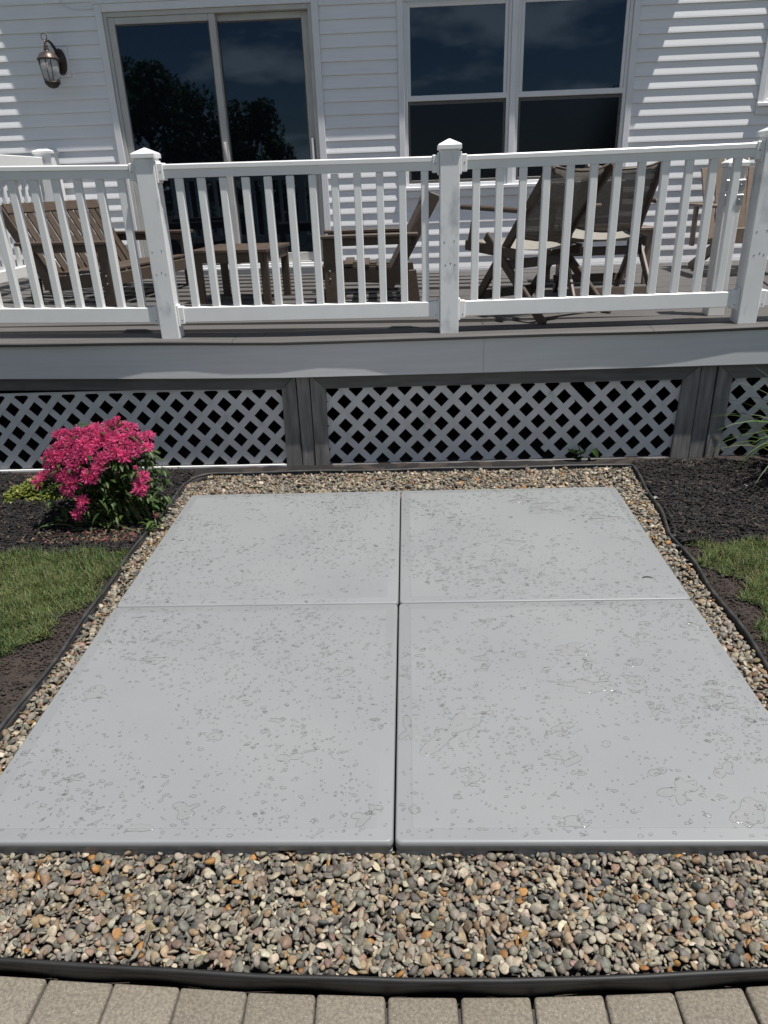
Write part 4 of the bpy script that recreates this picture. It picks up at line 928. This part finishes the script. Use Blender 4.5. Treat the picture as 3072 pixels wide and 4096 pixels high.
def cl_(): y_ = rng.uniform(1.7, 2.95); a, b = left_lawn(y_) - .05, EL(y_) - .015; return rng.uniform(a, b), y_
def cr_(): y_ = rng.uniform(2.0, 3.2); a, b = ER(y_) + .015, right_lawn(y_) + .05; return rng.uniform(a, b), y_
crumbs(2600, cl_, 'crumbly bare soil between the left lawn and the edging'); crumbs(1800, cr_, 'crumbly bare soil between the right lawn and the edging')
LV0, LF0 = leafmesh(.022, .011, .4, 2, .5); leafV, leafF, leafC, lo_ = [], [], [], 0
for k in range(420):
    x, y_ = rng.normal(-1.62, .22), 3.36 + abs(rng.normal(0, .10)) - .05
    if x > EL(y_) - .03 or y_ < 3.25: continue
    tint = (np.array([.30, .08, .09]) if rng.random() < .3 else np.array([.20, .15, .085])) * rng.uniform(.35, 1.3)
    add_leaf(np.array([x, y_, float(mzf(x, y_)) + .012]), rng.uniform(0, 6.283), rng.uniform(-.3, .5), rng.uniform(.4, 1.5), tint)
lt = link('leaf_litter', mesh_np('leaf_litter', np.concatenate(leafV), np.concatenate(leafF), np.concatenate(leafC)), leaf_m); stuff(tag(lt, 'dry leaves and fallen pink petals on the mulch below the flowers', 'leaf litter'))
# grass
def grass(n, region, inside, label):
    x0, x1, y0, y1 = region; P = np.stack([rng.uniform(x0, x1, n), rng.uniform(y0, y1, n)], 1); P = P[inside(P)]
    dn = vnoise(P[:, 0], P[:, 1], 11, 41); P = P[dn > rng.uniform(-1.1, .1, len(P))]; n = len(P)
    a = rng.uniform(0, 6.283, n); L_ = rng.uniform(.025, .062, n) * (1 + .6 * vnoise(P[:, 0], P[:, 1], 26, 47)); el0 = rng.uniform(.5, 1.45, n); dr = rng.uniform(.3, 1.5, n); w_ = rng.uniform(.0011, .0023, n)
    d = np.stack([np.cos(a), np.sin(a), 0 * a], 1); s_ = np.stack([-np.sin(a), np.cos(a), 0 * a], 1); p = np.concatenate([P, np.full((n, 1), .0)], 1); p[:, 2] = lz(P[:, 0], P[:, 1]) - .004
    rows = []; el = el0.copy()
    for i in range(3):
        t = i / 2; ww = (w_ * (1 - t ** 1.6) + .0002)[:, None]; rows += [p - s_ * ww, p + s_ * ww]
        p = p + (d * np.cos(el)[:, None] + np.array([0, 0, 1]) * np.sin(el)[:, None]) * (L_ / 2)[:, None]; el = el - dr / 2
    V = np.stack(rows, 1).reshape(-1, 3); b = (np.arange(n) * 6)[:, None]
    F = np.concatenate([b + np.array([[0, 1, 3, 2]]), b + np.array([[2, 3, 5, 4]])], 1).reshape(-1, 4)
    pat = np.clip(.5 + .9 * vnoise(P[:, 0], P[:, 1], 7, 44) + rng.normal(0, .25, n), 0, 1)[:, None]
    c = np.array([.075, .125, .04]) * (1 - pat) + np.array([.15, .19, .065]) * pat; c = c * rng.uniform(.6, 1.35, (n, 1)); L2 = vnoise(P[:, 0], P[:, 1], 16, 46); dry = rng.random(n) < .10 + .22 * np.clip(L2, 0, 1); c[dry] = np.array([.26, .22, .10]) * rng.uniform(.6, 1.2, (dry.sum(), 1))
    stuff(tag(link('grass', mesh_np('grass', V, F, np.repeat(c, 6, 0)), blade_m), label, 'grass'))
grass(120000, (-2.9, -1.40, 1.25, 3.3), lambda P: ll_in(P), 'thick lawn grass left of the stone bed')
grass(120000, (1.32, 2.9, 1.15, 3.3), lambda P: rl_in(P), 'patchy lawn grass right of the stone bed')
# loose white stones on the right-hand mulch
for px, py, r in ((2988, 1938, .014), (2620, 1990, .016), (2700, 2137, .012)):
    p = atZ(px, py, .03); o = link('loose_stone', mesh_np('loose_stone', (SH3[int(px) % 40] * np.array([r, r * .8, r * .6])), IF3, (.42, .40, .36)), stone_m); o.location = (p[0], p[1], .026)
    tag(o, {2988: 'single pale stone on the mulch near the strap leaves', 2620: 'pale stone on the mulch just outside the back right edging', 2700: 'small grey stone on the mulch beside the right edging above the grass'}[px], 'stone')

# ------------------------------------------------------------------ trees behind the camera, mirrored in the door and window glass
def tree(x, y, hgt, rad, label, n=7000, seed=1):
    q = np.random.default_rng(seed); r = tag(empty('tree', (x, y, -.1)), label, 'tree', 'trees mirrored in the glass'); gg = G()
    gg.tube([(0, 0, 0), (.05, 0, hgt * .3), (-.03, .05, hgt * .62), (0, 0, hgt * .9)], [.16, .13, .08, .02], 8); V, F, C_, of = [], [], [], 0
    cl = []
    for k in range(38):
        a = q.uniform(0, 6.283); z = hgt * q.uniform(.05, .97); t = (z / hgt - .05) / .92; rr = rad * (1 - .75 * abs(t - .3) ** 1.2) * q.uniform(.35, 1); c = np.array([rr * math.cos(a), rr * math.sin(a), z]); cl.append((c, rad * q.uniform(.18, .36)))
        gg.tube([(0, 0, z * .75), (c[0] * .5, c[1] * .5, z * .9), tuple(c)], [.05, .035, .012], 5)
    gg.build('trunk', bark_m, r, True, False)
    for k in range(n):
        c, s_ = cl[q.integers(0, len(cl))]; v = q.normal(size=3); v /= np.linalg.norm(v); p = c + v * s_ * q.uniform(.3, 1.15) ** .5; e = q.normal(size=3); e /= np.linalg.norm(e); f_ = np.cross(e, v); f_ /= (np.linalg.norm(f_) + 1e-6); L_ = q.uniform(.08, .16)
        V += [p - e * L_, p + f_ * L_ * .45, p + e * L_, p - f_ * L_ * .45]; F.append((of, of + 1, of + 2, of + 3)); of += 4; C_ += [np.array([.045, .075, .02]) * q.uniform(.5, 1.5)] * 4
    link('crown', mesh_np('crown', V, F, np.array(C_), False), leaf_m, r, False)
tree(-9.5, -15, 5.7, 2.9, 'broad leafy tree mirrored in the left door pane', 16000, 1)
tree(-5.9, -15.6, 4.6, 1.9, 'smaller leafy tree mirrored at the edge of the right door pane', 9000, 2)
tree(8.6, -15.2, 4.6, 1.8, 'leafy tree mirrored in the right half of the twin window', 7000, 3)
